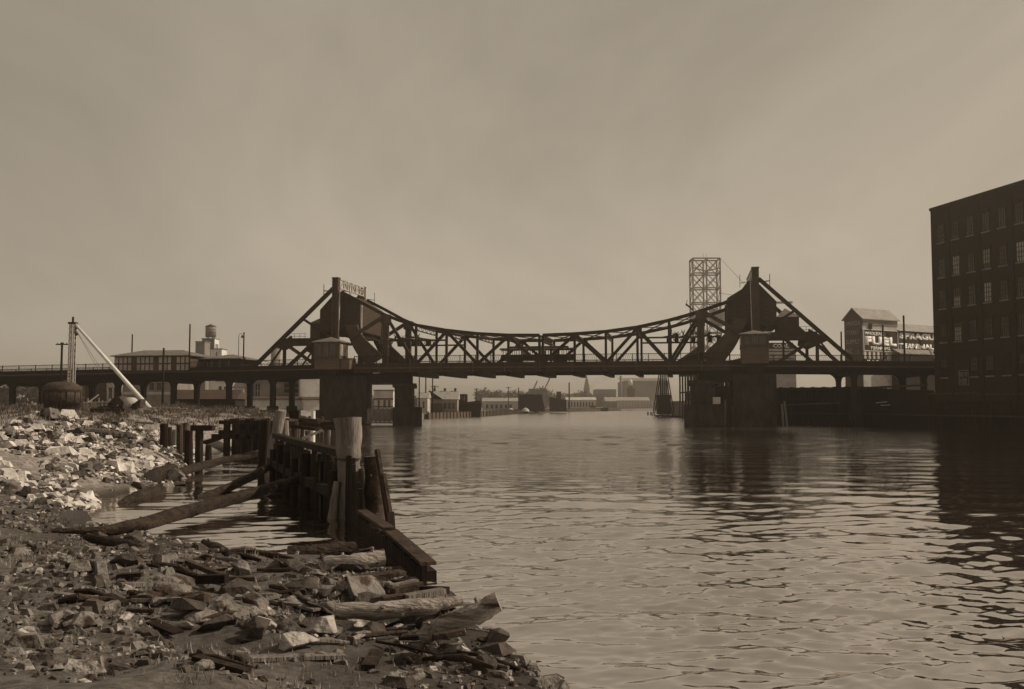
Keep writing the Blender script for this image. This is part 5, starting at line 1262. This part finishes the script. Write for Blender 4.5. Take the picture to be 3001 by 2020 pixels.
# the thick pile, its split lower timbers and companions
P1 = Vector((-5.05, 30.2, 0))
t = trunk('thick_pile', 'thick weathered timber pile in the foreground, its right side pale in the sun', [P1 + Vector((0.12, 0, -1.3)), P1 + Vector((0.06, 0, 0.6)), P1 + Vector((0.0, 0, 1.5)), P1 + Vector((-0.02, 0, 2.2)), P1 + Vector((-0.03, 0, 3.10))], [0.44, 0.40, 0.34, 0.37, 0.43], 'timber_grey', 'pile', n=18, knots=3, seed=1)
m = MB(); m.lathe([(0.375, 1.78), (0.385, 1.86)], 18); o = m.build('wire_band', 'iron_rust', t); o.location = (-0.12, 0, 1.3 + 0.0)
for k, (dx, dy, z, lx) in enumerate(((0.50, -0.15, 1.55, 0.1), (0.28, -0.42, 1.0, 0.06), (-0.35, -0.25, 1.15, -0.08))):
    trunk('split_timber', ('split timber propped against the right side of the thick pile', 'short split timber at the foot of the thick pile', 'split timber against the left side of the thick pile')[k], [P1 + Vector((dx + lx * 2, dy, -1.2)), P1 + Vector((dx + lx, dy, 0.2)), P1 + Vector((dx * 0.85, dy, z))], [0.17, 0.15, 0.11], 'timber_grey', 'timber', seed=20 + k, n=9)
trunk('dark_pile', 'dark broken pile just right of the thick pale pile', [(-4.05, 29.4, -1.2), (-4.12, 29.4, 0.6), (-4.25, 29.45, 1.95)], [0.31, 0.28, 0.24], 'timber_brown', 'pile', knots=2, seed=2)
def board(name, label, a, b, w, h, mat):
    t = thing(name, label, 'plank', a); m = MB(); m.bar((0, 0, 0), Vector(b) - Vector(a), w, h); m.build('board', mat, t); return t
board('leaning_plank', 'long thin plank leaning out over the water right of the thick pile', at(1150, 1600, 27.8), at(1105, 1318, 28.6), 0.10, 0.16, 'timber_brown')
board('leaning_plank', 'shorter plank leaning beside the long thin plank over the water', at(1152, 1555, 27.5), at(1124, 1390, 28.0), 0.10, 0.13, 'timber_brown')
board('standing_plank', 'wide upright plank at the outer corner of the bulkhead, right of the leaning planks', at(1148, 1610, 26.6), at(1142, 1500, 26.7), 0.24, 0.10, 'timber_dark')
# second tall pile and the ragged row running back to the bridge pier
trunk('tall_pile', 'tall leaning pile with a pale top, left end of the bulkhead', [(-11.95, 48.0, -1.3), (-11.8, 48.0, 1.2), (-11.45, 48.1, 3.2)], [0.30, 0.29, 0.25], 'timber_grey', 'pile', knots=2, seed=3)
trunk('tall_pile', 'dark pile close behind the tall leaning pile', [(-12.4, 48.6, -1.3), (-12.35, 48.6, 2.75)], [0.30, 0.27], 'timber_dark', 'pile', seed=4)
GRP = 'old piles between the bulkhead and the left pier'
labs = ['stub pile with a dark square cap behind the tall leaning pile', 'pale sunlit stub pile nearest the left pier', None]
rs = random.Random(9)
for k in range(26):
    f = k / 25; x = 842 + 120 * f + rs.uniform(-16, 16); Y = 54 + 62 * f + rs.uniform(-3, 3)
    top = onz(x, 1300, 0); a = at(x, 1226 + rs.uniform(0, 40) - 12 * f, Y)
    pile('old_pile', 'ragged old pile in the row between the bulkhead and the left pier', (a.x + rs.uniform(-.2, .2), Y, -1.0), (a.x, Y + rs.uniform(-.3, .3), a.z), rs.uniform(0.14, 0.22), rs.choice(['timber_dark', 'timber_brown', 'timber_grey']), GRP, 8)
a = at(865, 1203, 58); t = thing('capped_pile', 'stub pile with a dark square cap behind the tall leaning pile', 'pile', (a.x, 58, -0.8))
m = MB(); m.cyl((0, 0, 0), (0, 0, a.z + 0.3), 0.2, n=9); m.build('shaft', 'timber_brown', t); m = MB(); m.box(-0.28, 0.28, -0.28, 0.28, a.z + 0.3, a.z + 0.8); m.build('cap', 'timber_dark', t)
a = at(918, 1205, 62); t = thing('pale_stub', 'bright pale pile stub left of the pier, among the old piles', 'pile', (a.x, 62, -0.6))
m = MB(); m.cyl((0, 0, 0), (0, 0, a.z + 0.6), 0.15, 0.13, n=9); m.build('shaft', 'white_paint', t)  # white stands for sun on the stub, put into its colour
# broken deck between old piles
t = thing('broken_wharf', 'collapsed dark wharf timbers between the bulkhead and the left pier', 'wharf')
rs = random.Random(17)
for k in range(22):
    x = rs.uniform(835, 950); Y = rs.uniform(52, 100); a = at(x, rs.uniform(1218, 1262), Y); b = a + Vector((rs.uniform(-2.2, 2.2), rs.uniform(-2, 3), rs.uniform(-0.7, 0.3)))
    m = MB(); m.bar(a, b, rs.uniform(0.15, 0.3), rs.uniform(0.12, 0.25)); m.build('timber', rs.choice(['timber_dark', 'timber_brown', 'timber_brown', 'timber_grey']), t)
for k in range(5):
    Y = 60 + 11 * k; a = at(880 + 15 * k, 1240 - 2 * k, Y); m = MB(); m.bar(a + Vector((-2.0, 0, -0.2)), a + Vector((2.0, 1, -0.1)), 0.3, 0.35); m.build('cross_beam', 'timber_dark', t)

# the pond's piles, crib and logs
for k, (x, yt, yb, w, mt, lab) in enumerate(((481, 1242, 1352, 13, 'timber_dark', 'tallest dark pile at the left of the pond pile cluster'), (493, 1252, 1348, 12, 'timber_dark', 'dark pile leaning against the tallest pond pile'), (513, 1260, 1344, 9, 'timber_grey', 'thin pile with a pale side in the pond cluster'),
      (527, 1246, 1362, 10, 'timber_brown', 'upright pile in the middle of the pond cluster'), (538, 1240, 1350, 9, 'timber_brown', 'slender pile with a nick at its top in the pond cluster'), (553, 1262, 1372, 13, 'timber_dark', 'stout dark pile standing in the pond water'),
      (584, 1252, 1376, 12, 'timber_dark', 'dark pond pile with a square block on its top'), (611, 1305, 1350, 10, 'timber_dark', 'short pile stump at the right of the pond cluster'))):
    b = onz(x, yb, -0.05); a = at(x + (4 if k == 4 else 0), yt, b.y)
    t = pile('pond_pile', lab, (b.x, b.y, -1.2), (a.x, a.y, a.z), w * b.y / 2840, mt, 'piles in the pond')
    if k == 6:
        m = MB(); m.box(-0.45, 0.75, -0.3, 0.3, a.z + 1.0, a.z + 1.3); m.build('block', 'timber_dark', t)
    if k == 4:
        q = Vector((a.x - b.x, 0, a.z + 1.2)); 
t = thing('leaning_pile', 'pile leaning to the right with a sunlit flank in the pond cluster', 'pile', onz(535, 1352, -0.3))
b = onz(535, 1352, -0.3); a = at(553, 1240, b.y); m = MB(); m.cyl((0, 0, -0.8), a - b, 0.24, 0.2, 9); m.build('shaft', 'timber_grey', t)
def crib():
    Y = 72; a = at(655, 1240, Y); b = at(792, 1240, Y); W = b.x - a.x
    t = thing('timber_crib', 'dark timber crib platform at the head of the pond', 'crib', (a.x, Y, 0))
    zt = at(700, 1233, Y).z
    for z in (zt - 0.12, zt - 0.85): m = MB(); m.box(-0.3, W + 0.3, -0.2, 0.2, z - 0.14, z + 0.14); m.build('beam', 'timber_dark', t)
    m = MB(); m.box(-0.8, W + 0.2, -0.3, 0.15, zt - 1.35, zt - 0.99); m.build('beam', 'timber_dark', t)
    for k in range(5): m = MB(); x = 0.1 + k * W / 4.2; m.box(x, x + 0.34, -0.3, 0.3, -1.2, zt); m.build('post', 'timber_dark', t)
    for k in range(9): m = MB(); x = k * W / 9; m.box(x, x + W / 9 - 0.05, 0.2, 4.5, zt - 0.02 + 0.03 * (k % 3), zt + 0.10 + 0.03 * (k % 3)); m.build('deck_plank', 'timber_brown' if k % 3 else 'timber_grey', t)
    m = MB(); m.box(0.2, W, 1.5, 1.9, -1.0, zt - 0.3); m.build('back_sheeting', 'wall_black', t)
    m = MB(); m.bar((-3.0, -0.4, 0.1), (0.6, -0.3, zt - 1.0), 0.25, 0.3); m.build('raker', 'timber_dark', t)
    return t
crib()
def px_log(name, label, pts, radii, mat, **k):
    return trunk(name, label, [onz(x, y, z) for x, y, z in pts], radii, mat, **k)
px_log('boom_log', 'long dark log lying from the pond edge to the ruined bulkhead, nearest of three', [(150, 1556, 0.42), (300, 1556, 0.30), (420, 1537, 0.28), (560, 1499, 0.30), (700, 1457, 0.42), (830, 1420, 0.6), (912, 1398, 0.75)], [0.05, 0.12, 0.20, 0.205, 0.20, 0.18, 0.16], 'log_wet', n=16, knots=5, seed=6)
px_log('boom_log', 'middle dark log rising from the pond water to the tall leaning pile', [(592, 1456, 0.0), (680, 1425, 0.2), (760, 1384, 0.5), (806, 1358, 0.75)], [0.16, 0.18, 0.19, 0.18], 'log_wet', n=14, knots=3, seed=7)
px_log('boom_log', 'farthest dark log across the pond below the pond piles', [(450, 1412, 0.15), (520, 1386, 0.2), (620, 1358, 0.35), (720, 1338, 0.6), (796, 1318, 0.85)], [0.21, 0.22, 0.21, 0.20, 0.18], 'log_wet', n=14, knots=3, seed=8)
px_log('floating_log', 'short dark log floating in the pond below the rubble bank', [(352, 1474, 0.02), (400, 1462, 0.06), (466, 1440, 0.10)], [0.10, 0.26, 0.27], 'log_wet', n=12, seed=9)
px_log('stranded_log', 'thick dark log stranded on the rubble at the pond edge', [(446, 1402, 0.35), (476, 1388, 0.45), (500, 1378, 0.5)], [0.36, 0.36, 0.34], 'log_wet', n=12, seed=10)

# foreground timbers
px_log('weathered_log', 'pale weathered log end jutting over the water at the bottom of the picture', [(1240, 1868, 0.22), (1310, 1832, 0.42), (1395, 1795, 0.60), (1462, 1765, 0.74)], [0.12, 0.145, 0.15, 0.14], 'log_dry', n=16, knots=6, seed=11)
px_log('grey_log', 'long grey log lying along the shore left of the pale weathered log', [(985, 1795, 0.40), (1120, 1790, 0.40), (1250, 1777, 0.42), (1352, 1760, 0.45)], [0.13, 0.14, 0.13, 0.07], 'log_dry', n=14, knots=5, seed=12)
px_log('short_log', 'short pale-ended log beside the low end of the bulkhead', [(955, 1652, 0.30), (1040, 1646, 0.33), (1125, 1634, 0.36)], [0.15, 0.16, 0.18], 'log_dry', n=14, knots=3, seed=13)
px_log('sunken_log', 'dark log at the pond edge in the foreground, behind the short pale-ended log', [(845, 1622, 0.22), (930, 1616, 0.22), (1036, 1608, 0.2)], [0.16, 0.17, 0.17], 'log_wet', n=12, knots=2, seed=14)
px_log('drift_log', 'dark rotten log slanting over the stones at the left of the shore', [(255, 1575, 0.55), (340, 1590, 0.50), (430, 1618, 0.5)], [0.10, 0.13, 0.10], 'log_wet', n=10, knots=2, seed=15)
px_log('drift_log', 'dark rotten log pointing at the pond, right of the drift wood', [(600, 1590, 0.30), (640, 1612, 0.4), (690, 1640, 0.5)], [0.09, 0.13, 0.12], 'log_wet', n=10, knots=2, seed=16)
for k, (x0, y0, x1, y1, w, h, mt, lab) in enumerate(((1020, 1700, 1180, 1678, 0.3, 0.08, 'timber_brown', 'broad dark plank at the foot of the bulkhead'), (1145, 1722, 1222, 1706, 0.12, 0.10, 'timber_grey', 'pale squared plank near the bulkhead tip'), (1150, 1734, 1232, 1716, 0.16, 0.10, 'timber_brown', 'brown plank below the pale squared plank'),
      (1190, 1762, 1300, 1742, 0.18, 0.2, 'timber_grey', 'squared timber with a dark end above the long grey log'), (1120, 1762, 1240, 1748, 0.2, 0.14, 'timber_brown', 'brown timber under the squared timber'), (1235, 1728, 1312, 1732, 0.12, 0.12, 'timber_dark', 'dark stub beam at the water below the bulkhead tip'),
      (1270, 1868, 1360, 1852, 0.10, 0.08, 'timber_brown', 'thin broken board below the pale weathered log'), (580, 1698, 665, 1696, 0.16, 0.14, 'timber_dark', 'dark squared block among the foreground stones'), (530, 1640, 655, 1690, 0.10, 0.08, 'timber_brown', 'brown stick lying above the dark squared block'))):
    z = 0.45 if x0 > 1000 else 0.62
    a, b = onz(x0, y0, z), onz(x1, y1, z + 0.03); board('shore_timber', lab, a, b, w, h, mt)

# driftwood scraps over the foreground shore
rs = random.Random(77); cnt = 0
while cnt < 55:
    x = rs.uniform(150, 1380); y = rs.uniform(1590, 1960); p = onz(x, y, 0.5); p = onz(x, y, gz(p.x, p.y)); d = float(shore_dist(np.array([p.x]), np.array([p.y]))[0])
    if d < 0.1 or d > 8: continue
    L_ = rs.uniform(0.35, 1.3) * (0.7 if d > 4 else 1.0); a_ = rs.gauss(0.1, 0.7); q = p + Vector((math.cos(a_), math.sin(a_), 0)) * L_; p.z = gz(p.x, p.y) + 0.05; q.z = gz(q.x, q.y) + rs.uniform(0.03, 0.14)
    t = thing('driftwood', 'rotten scrap of driftwood among the stones of the foreground shore', 'driftwood', p, 0, 'driftwood on the foreground shore')
    m = MB()
    if cnt % 3 == 0: m.bar((0, 0, 0), q - p, rs.uniform(0.08, 0.2), rs.uniform(0.03, 0.07))
    else: mid = (q - p) * 0.5 + Vector((rs.uniform(-.06, .06), rs.uniform(-.06, .06), rs.uniform(0, .05))); r0 = rs.uniform(0.025, 0.07); m.cyl((0, 0, 0), mid, r0 * 0.7, r0, 7); m.cyl(mid, q - p, r0, r0 * 0.5, 7)
    m.build('wood', rs.choice(['timber_brown', 'timber_dark', 'timber_grey', 'log_wet']), t); cnt += 1
# ---------------------------------------------------------------- stones
def rock_mesh(seed, flat=1.0):
    r_ = np.random.default_rng(seed); b = bmesh.new()
    n = 15
    for _ in range(n):
        v = r_.normal(0, 1, 3); v /= np.linalg.norm(v); v *= (0.42 + 0.12 * r_.random()) * np.array([1.0, 0.8, 0.62 * flat]); v = np.sign(v) * np.abs(v) ** 0.85; b.verts.new(v)
    res = bmesh.ops.convex_hull(b, input=b.verts)
    bmesh.ops.delete(b, geom=[e for e in res['geom_interior'] if isinstance(e, bmesh.types.BMVert)], context='VERTS')
    bmesh.ops.dissolve_limit(b, angle_limit=R(20), verts=b.verts, edges=b.edges)
    bmesh.ops.bevel(b, geom=list(b.edges), offset=0.016, segments=1, affect='EDGES')
    bmesh.ops.triangulate(b, faces=b.faces)
    me = bpy.data.meshes.new('stone'); b.to_mesh(me); b.free(); return me
ROCKS = {}
for mt in ('rock', 'rock_pale', 'rock_dark', 'rubble_pale'):
    ROCKS[mt] = []
    for k in range(8):
        me = rock_mesh(100 + k * 7 + len(mt) * 31, 1.0 if k % 3 else 0.6); me.materials.append(M(mt)); ROCKS[mt].append(me)
rs = random.Random(21)
def stone(x, y, size, mt, label, group=None, sink=0.25, flat=1.0, z=None):
    me = rs.choice(ROCKS[mt]); o = bpy.data.objects.new('stone', me); C.objects.link(o)
    zz = gz(x, y) if z is None else z
    o.scale = (size * rs.uniform(0.85, 1.25), size * rs.uniform(0.8, 1.15), size * rs.uniform(0.75, 1.1) * flat)
    o.location = (x, y, zz + size * 0.28 * flat * (1 - sink)); o.rotation_euler = (rs.uniform(-0.3, 0.3), rs.uniform(-0.3, 0.3), rs.uniform(0, 6.28))
    tag(o, label, 'stone', group); return o
big = [(935, 1838, 120, 'rock_pale', 'large pale block of stone at the bottom, left of the grey log'), (880, 1878, 125, 'rock_pale', 'pale pointed boulder at the bottom edge below the large pale block'), (1022, 1858, 85, 'rock_pale', 'pale upright stone right of the large pale block'),
       (868, 1806, 60, 'rock', 'grey stone beside the large pale block on its upper left'), (1068, 1738, 170, 'rock', 'broad flat boulder between the bulkhead and the long grey log'), (1440, 1862, 140, 'rock_dark', 'dark slab slanting into the water below the pale weathered log'),
       (880, 1650, 105, 'rock_dark', 'dark wedge-shaped rock below the sunken log'), (765, 1838, 100, 'rock_dark', 'black boulder at the bottom centre of the shore'), (590, 1752, 120, 'rock', 'tilted slab of rock in the middle of the foreground shore'),
       (745, 1770, 95, 'rock', 'broad grey rock right of the tilted slab'), (720, 1722, 80, 'rock', 'grey rock behind the broad grey rock'), (700, 1664, 85, 'rock', 'light rounded rock near the pond edge'), (375, 1640, 105, 'rock_dark', 'dark pyramid-shaped rock at the left of the shore'),
       (400, 1580, 80, 'rock_dark', 'dark long rock at the pond edge, below the nearest log'), (440, 1592, 70, 'rock_dark', 'dark rock right of the dark long rock at the pond edge'), (545, 1600, 75, 'rock_dark', 'dark rock at the waterline before the drift wood'),
       (215, 1815, 95, 'rock', 'half-buried stone at the lower left'), (640, 1800, 110, 'rock', 'flat stone right of centre at the bottom of the shore'), (1160, 1660, 60, 'rock_dark', 'small dark rock under the bulkhead beam'), (960, 1700, 70, 'rock', 'grey stone in front of the short pale-ended log')]
for x, y, w, mt, lab in big:
    p = onz(x, y, 0.5)
    for _ in range(3): p = onz(x, y, gz(p.x, p.y) + 0.1)
    stone(p.x, p.y, w * p.y / 2840, mt, lab, sink=0.6)
# scattered stones of the foreground shore
cnt = 0
while cnt < 110:
    x = rs.uniform(130, 1480); y = rs.uniform(1590, 1990); p = onz(x, y, 0.5)
    p = onz(x, y, gz(p.x, p.y)); d = float(shore_dist(np.array([p.x]), np.array([p.y]))[0])
    if d < -0.1 or d > 9: continue
    dense = 0.35 + 0.65 * (x > 480)
    if rs.random() > dense: continue
    s = rs.choice([0.12, 0.15, 0.18, 0.22, 0.27, 0.35]) * (1.25 if d < 2.5 else 0.8)
    stone(p.x, p.y, s, rs.choices(['rock', 'rock_dark', 'rock_pale'], [8, 8, 1])[0], 'broken stone among many on the foreground shore', 'stones on the foreground shore', sink=0.75); cnt += 1
# broken slabs piled towards the waterline
cnt = 0
while cnt < 58:
    x = rs.uniform(430, 1330); y = rs.uniform(1620, 1860); p = onz(x, y, 0.4)
    p = onz(x, y, gz(p.x, p.y)); d = float(shore_dist(np.array([p.x]), np.array([p.y]))[0])
    if d < 0 or d > 5.5: continue
    s = rs.uniform(0.32, 0.72)
    o = stone(p.x, p.y, s, rs.choices(['rock', 'rock_dark', 'rock_pale'], [7, 7, 1])[0], 'dark broken slab piled near the foreground waterline', 'slabs along the foreground waterline', sink=0.5, flat=0.62); o.rotation_euler = (rs.uniform(-0.5, 0.5), rs.uniform(-0.5, 0.5), rs.uniform(0, 6.28)); cnt += 1
# rubble of the left bank
cnt = 0
while cnt < 180:
    x = rs.uniform(120, 560); y = rs.uniform(1290, 1462); p = onz(x, y, 0.8)
    p = onz(x, y, gz(p.x, p.y)); p = onz(x, y, gz(p.x, p.y)); d = float(shore_dist(np.array([p.x]), np.array([p.y]))[0])
    if d < -0.4 or d > 9 or p.y > 66 or p.y < 32: continue
    if rs.random() > (1.0 if d < 4 else 0.55): continue
    s = rs.choice([0.2, 0.22, 0.26, 0.3, 0.36, 0.45, 0.6])
    stone(p.x, p.y, s, rs.choices(['rubble_pale', 'rock', 'rock_dark'], [6, 3, 2])[0], 'angular stone among the pale rubble of the left bank', 'rubble stones on the left bank', sink=0.7); cnt += 1
# overhanging dark turf clod on the sandy slope, odd boards
p = onz(285, 1290, 1.6); t = thing('turf_clod', 'dark undercut clod of turf on the sandy slope at left', 'turf', (p.x, p.y, gz(p.x, p.y)), 0.4)
m = MB()
for k in range(9): c_ = Vector((-1.2 + 0.33 * k, 0.1 * math.sin(k), -0.10 - 0.03 * k)); m.lathe([(0.18, c_.z), (0.42, c_.z + 0.12), (0.40, c_.z + 0.3), (0.12, c_.z + 0.42)], 9, (c_.x, c_.y))
m.build('sod', 'rock_dark', t)
for k, (x0, y0, x1, y1, lab) in enumerate(((385, 1246, 470, 1252, 'weathered board lying along the top of the rubble bank'), (400, 1256, 455, 1262, 'second weathered board below the first on the rubble bank'), (345, 1252, 380, 1272, 'dark beam sloping down the rubble bank'))):
    q = onz(x0, y0, 1.7); z = gz(q.x, q.y) + 0.1; q2 = at(x1, y1, q.y - 1.0); board('bank_board', lab, (q.x, q.y, z), (q2.x, q2.y, z - (0.05 if k < 2 else 0.3)), 0.3, 0.12, 'timber_grey' if k < 2 else 'timber_dark')

# ---------------------------------------------------------------- stuff: grass, pebbles
def scatter_blades(name, label, n, xr, yr, test, hgt, mat, seed):
    r_ = np.random.default_rng(seed); X = r_.uniform(*xr, n); Y = yr[0] + (yr[1] - yr[0]) * r_.random(n) ** 1.2
    Z = ground_z(X, Y); d = shore_dist(X, Y); cl_ = rough_noise(X * 2.3 + 40, Y * 2.3 - 17)
    keep = test(X, Y, Z, d, cl_); X, Y, Z = X[keep], Y[keep], Z[keep]; V = []; Fc = []
    for x, y, z in zip(X, Y, Z):
        hh = hgt * r_.uniform(0.5, 1.5) * (0.6 + y / 130)
        for _ in range(6):
            a = r_.uniform(0, 6.28); bx, by = x + r_.normal(0, 0.14), y + r_.normal(0, 0.14); w = 0.035 * (0.12 + y / 62); k = len(V)
            V += [(bx - w * math.cos(a), by - w * math.sin(a), z - 0.03), (bx + w * math.cos(a), by + w * math.sin(a), z - 0.03), (bx + r_.normal(0, 0.35) * hh, by + r_.normal(0, 0.35) * hh, z + hh * r_.uniform(0.6, 1.1))]; Fc.append((k, k + 1, k + 2))
    me = bpy.data.meshes.new(name); me.from_pydata(V, [], Fc); o = link(name, me, mat); o['label'] = label; o['category'] = 'grass'; o['kind'] = 'stuff'
scatter_blades('grass', 'dark rank grass and weeds over the left bank', 15000, (-75, -17), (44, 176), lambda X, Y, Z, d, c_: (Z > 1.45) & (d > 2.5) & (c_ > 0.03), 0.34, 'grass', 31)
scatter_blades('dry_grass', 'pale dry grass in patches on the left bank', 8000, (-70, -19), (42, 170), lambda X, Y, Z, d, c_: (Z > 1.2) & (d > 2.0) & (c_ < 0.0), 0.16, 'grass_pale', 32)
scatter_blades('shore_weeds', 'thin weeds between the stones of the foreground shore', 2600, (-14, 0), (9, 24), lambda X, Y, Z, d, c_: (d > 1.0) & (c_ > 0.0), 0.11, 'grass_pale', 33)
def scatter_pebbles(name, label, n, xr, yr, size, mats, seed, dmax, dens):
    r_ = np.random.default_rng(seed); X = r_.uniform(*xr, n); Y = r_.uniform(*yr, n); Z = ground_z(X, Y); d = shore_dist(X, Y); k_ = (d > -0.3) & (d < dmax) & (rough_noise(X * 1.7, Y * 1.7 + 9) > dens)
    m = MB(); base = [(-1, -.7, 0), (1, -.8, 0), (.9, .7, 0), (-.8, .8, 0), (-.5, -.4, .8), (.5, -.5, .9), (.6, .4, .75), (-.5, .5, .85)]
    fs = [(0, 1, 5, 4), (1, 2, 6, 5), (2, 3, 7, 6), (3, 0, 4, 7), (4, 5, 6, 7)]; V = []; Fc = []; mi = []
    for x, y, z in zip(X[k_], Y[k_], Z[k_]):
        s = size * r_.lognormal(0, 0.65); a = r_.uniform(0, 6.28); ca, sa = math.cos(a), math.sin(a); n0 = len(V); mm = r_.integers(0, len(mats)); sx, sy, sz = r_.uniform(.7, 1.6), r_.uniform(.6, 1.1), r_.uniform(.5, 1.1); tl = r_.normal(0, .3)
        for bx, by, bz in base:
            bx, by, bz = bx * sx * s, by * sy * s, bz * sz * s + tl * bx * s; V.append((x + ca * bx - sa * by, y + sa * bx + ca * by, z - 0.15 * s + bz))
        for f in fs: Fc.append(tuple(n0 + i for i in f)); mi.append(mm)
    me = bpy.data.meshes.new(name); me.from_pydata(V, [], Fc)
    for q in mats: me.materials.append(M(q))
    me.polygons.foreach_set('material_index', np.array(mi, np.int32)); o = link(name, me, None); o['label'] = label; o['category'] = 'gravel'; o['kind'] = 'stuff'
scatter_pebbles('gravel', 'loose gravel and chips covering the foreground shore', 30000, (-16, 3), (7, 31), 0.036, ['rock', 'rock_dark', 'rock_dark', 'rock', 'rock_dark', 'rock', 'rock_pale'], 41, 14, -0.06)
scatter_pebbles('rubble_chips', 'small pale chips between the rubble of the left bank', 24000, (-32, -12), (31, 66), 0.075, ['rubble_pale', 'rubble_pale', 'rock', 'rock_dark'], 42, 8.5, -0.14)

# ---------------------------------------------------------------- haze
m = MB(); m.box(-5300, 5300, -70, 5700, -4.2, 60); hz = m.build('haze', None); hz['kind'] = 'stuff'; hz['label'] = 'thin sunlit haze over the creek and the far bank'; hz['category'] = 'haze'
hm = bpy.data.materials.new('haze_air'); hm.use_nodes = True; ht = hm.node_tree; ht.nodes.clear()
ho = ht.nodes.new('ShaderNodeOutputMaterial'); pv = ht.nodes.new('ShaderNodeVolumePrincipled')
pv.inputs['Color'].default_value = (0.95, 0.87, 0.76, 1); pv.inputs['Density'].default_value = 0.0004; pv.inputs['Anisotropy'].default_value = 0.6
ht.links.new(pv.outputs[0], ho.inputs['Volume']); hz.data.materials.append(hm)

# ---------------------------------------------------------------- smoke over the far works
sm = bpy.data.materials.new('smoke_air'); sm.use_nodes = True; st = sm.node_tree; st.nodes.clear()
so = st.nodes.new('ShaderNodeOutputMaterial'); sv = st.nodes.new('ShaderNodeVolumePrincipled'); sv.inputs['Color'].default_value = (0.45, 0.40, 0.34, 1); sv.inputs['Density'].default_value = 0.02
st.links.new(sv.outputs[0], so.inputs['Volume'])
for k, (pts, lab) in enumerate((([(1722, 1150, 5), (1730, 1132, 9), (1748, 1118, 12), (1772, 1108, 13), (1800, 1100, 14)], 'drifting smoke plume beside the far steeple'), ([(1700, 1128, 6), (1690, 1112, 9), (1678, 1100, 10)], 'faint smoke puff left of the far steeple'))):
    b = bmesh.new()
    for x, y, r in pts:
        p = at(x, y, 1030); bmesh.ops.create_icosphere(b, subdivisions=2, radius=r * 0.36, matrix=Matrix.Translation(p) @ Matrix.Diagonal((1.7, 1.3, 0.8, 1)))
    me = bpy.data.meshes.new('smoke'); b.to_mesh(me); b.free(); o = link('smoke', me, sm); o['label'] = lab; o['category'] = 'smoke'; o['kind'] = 'stuff'
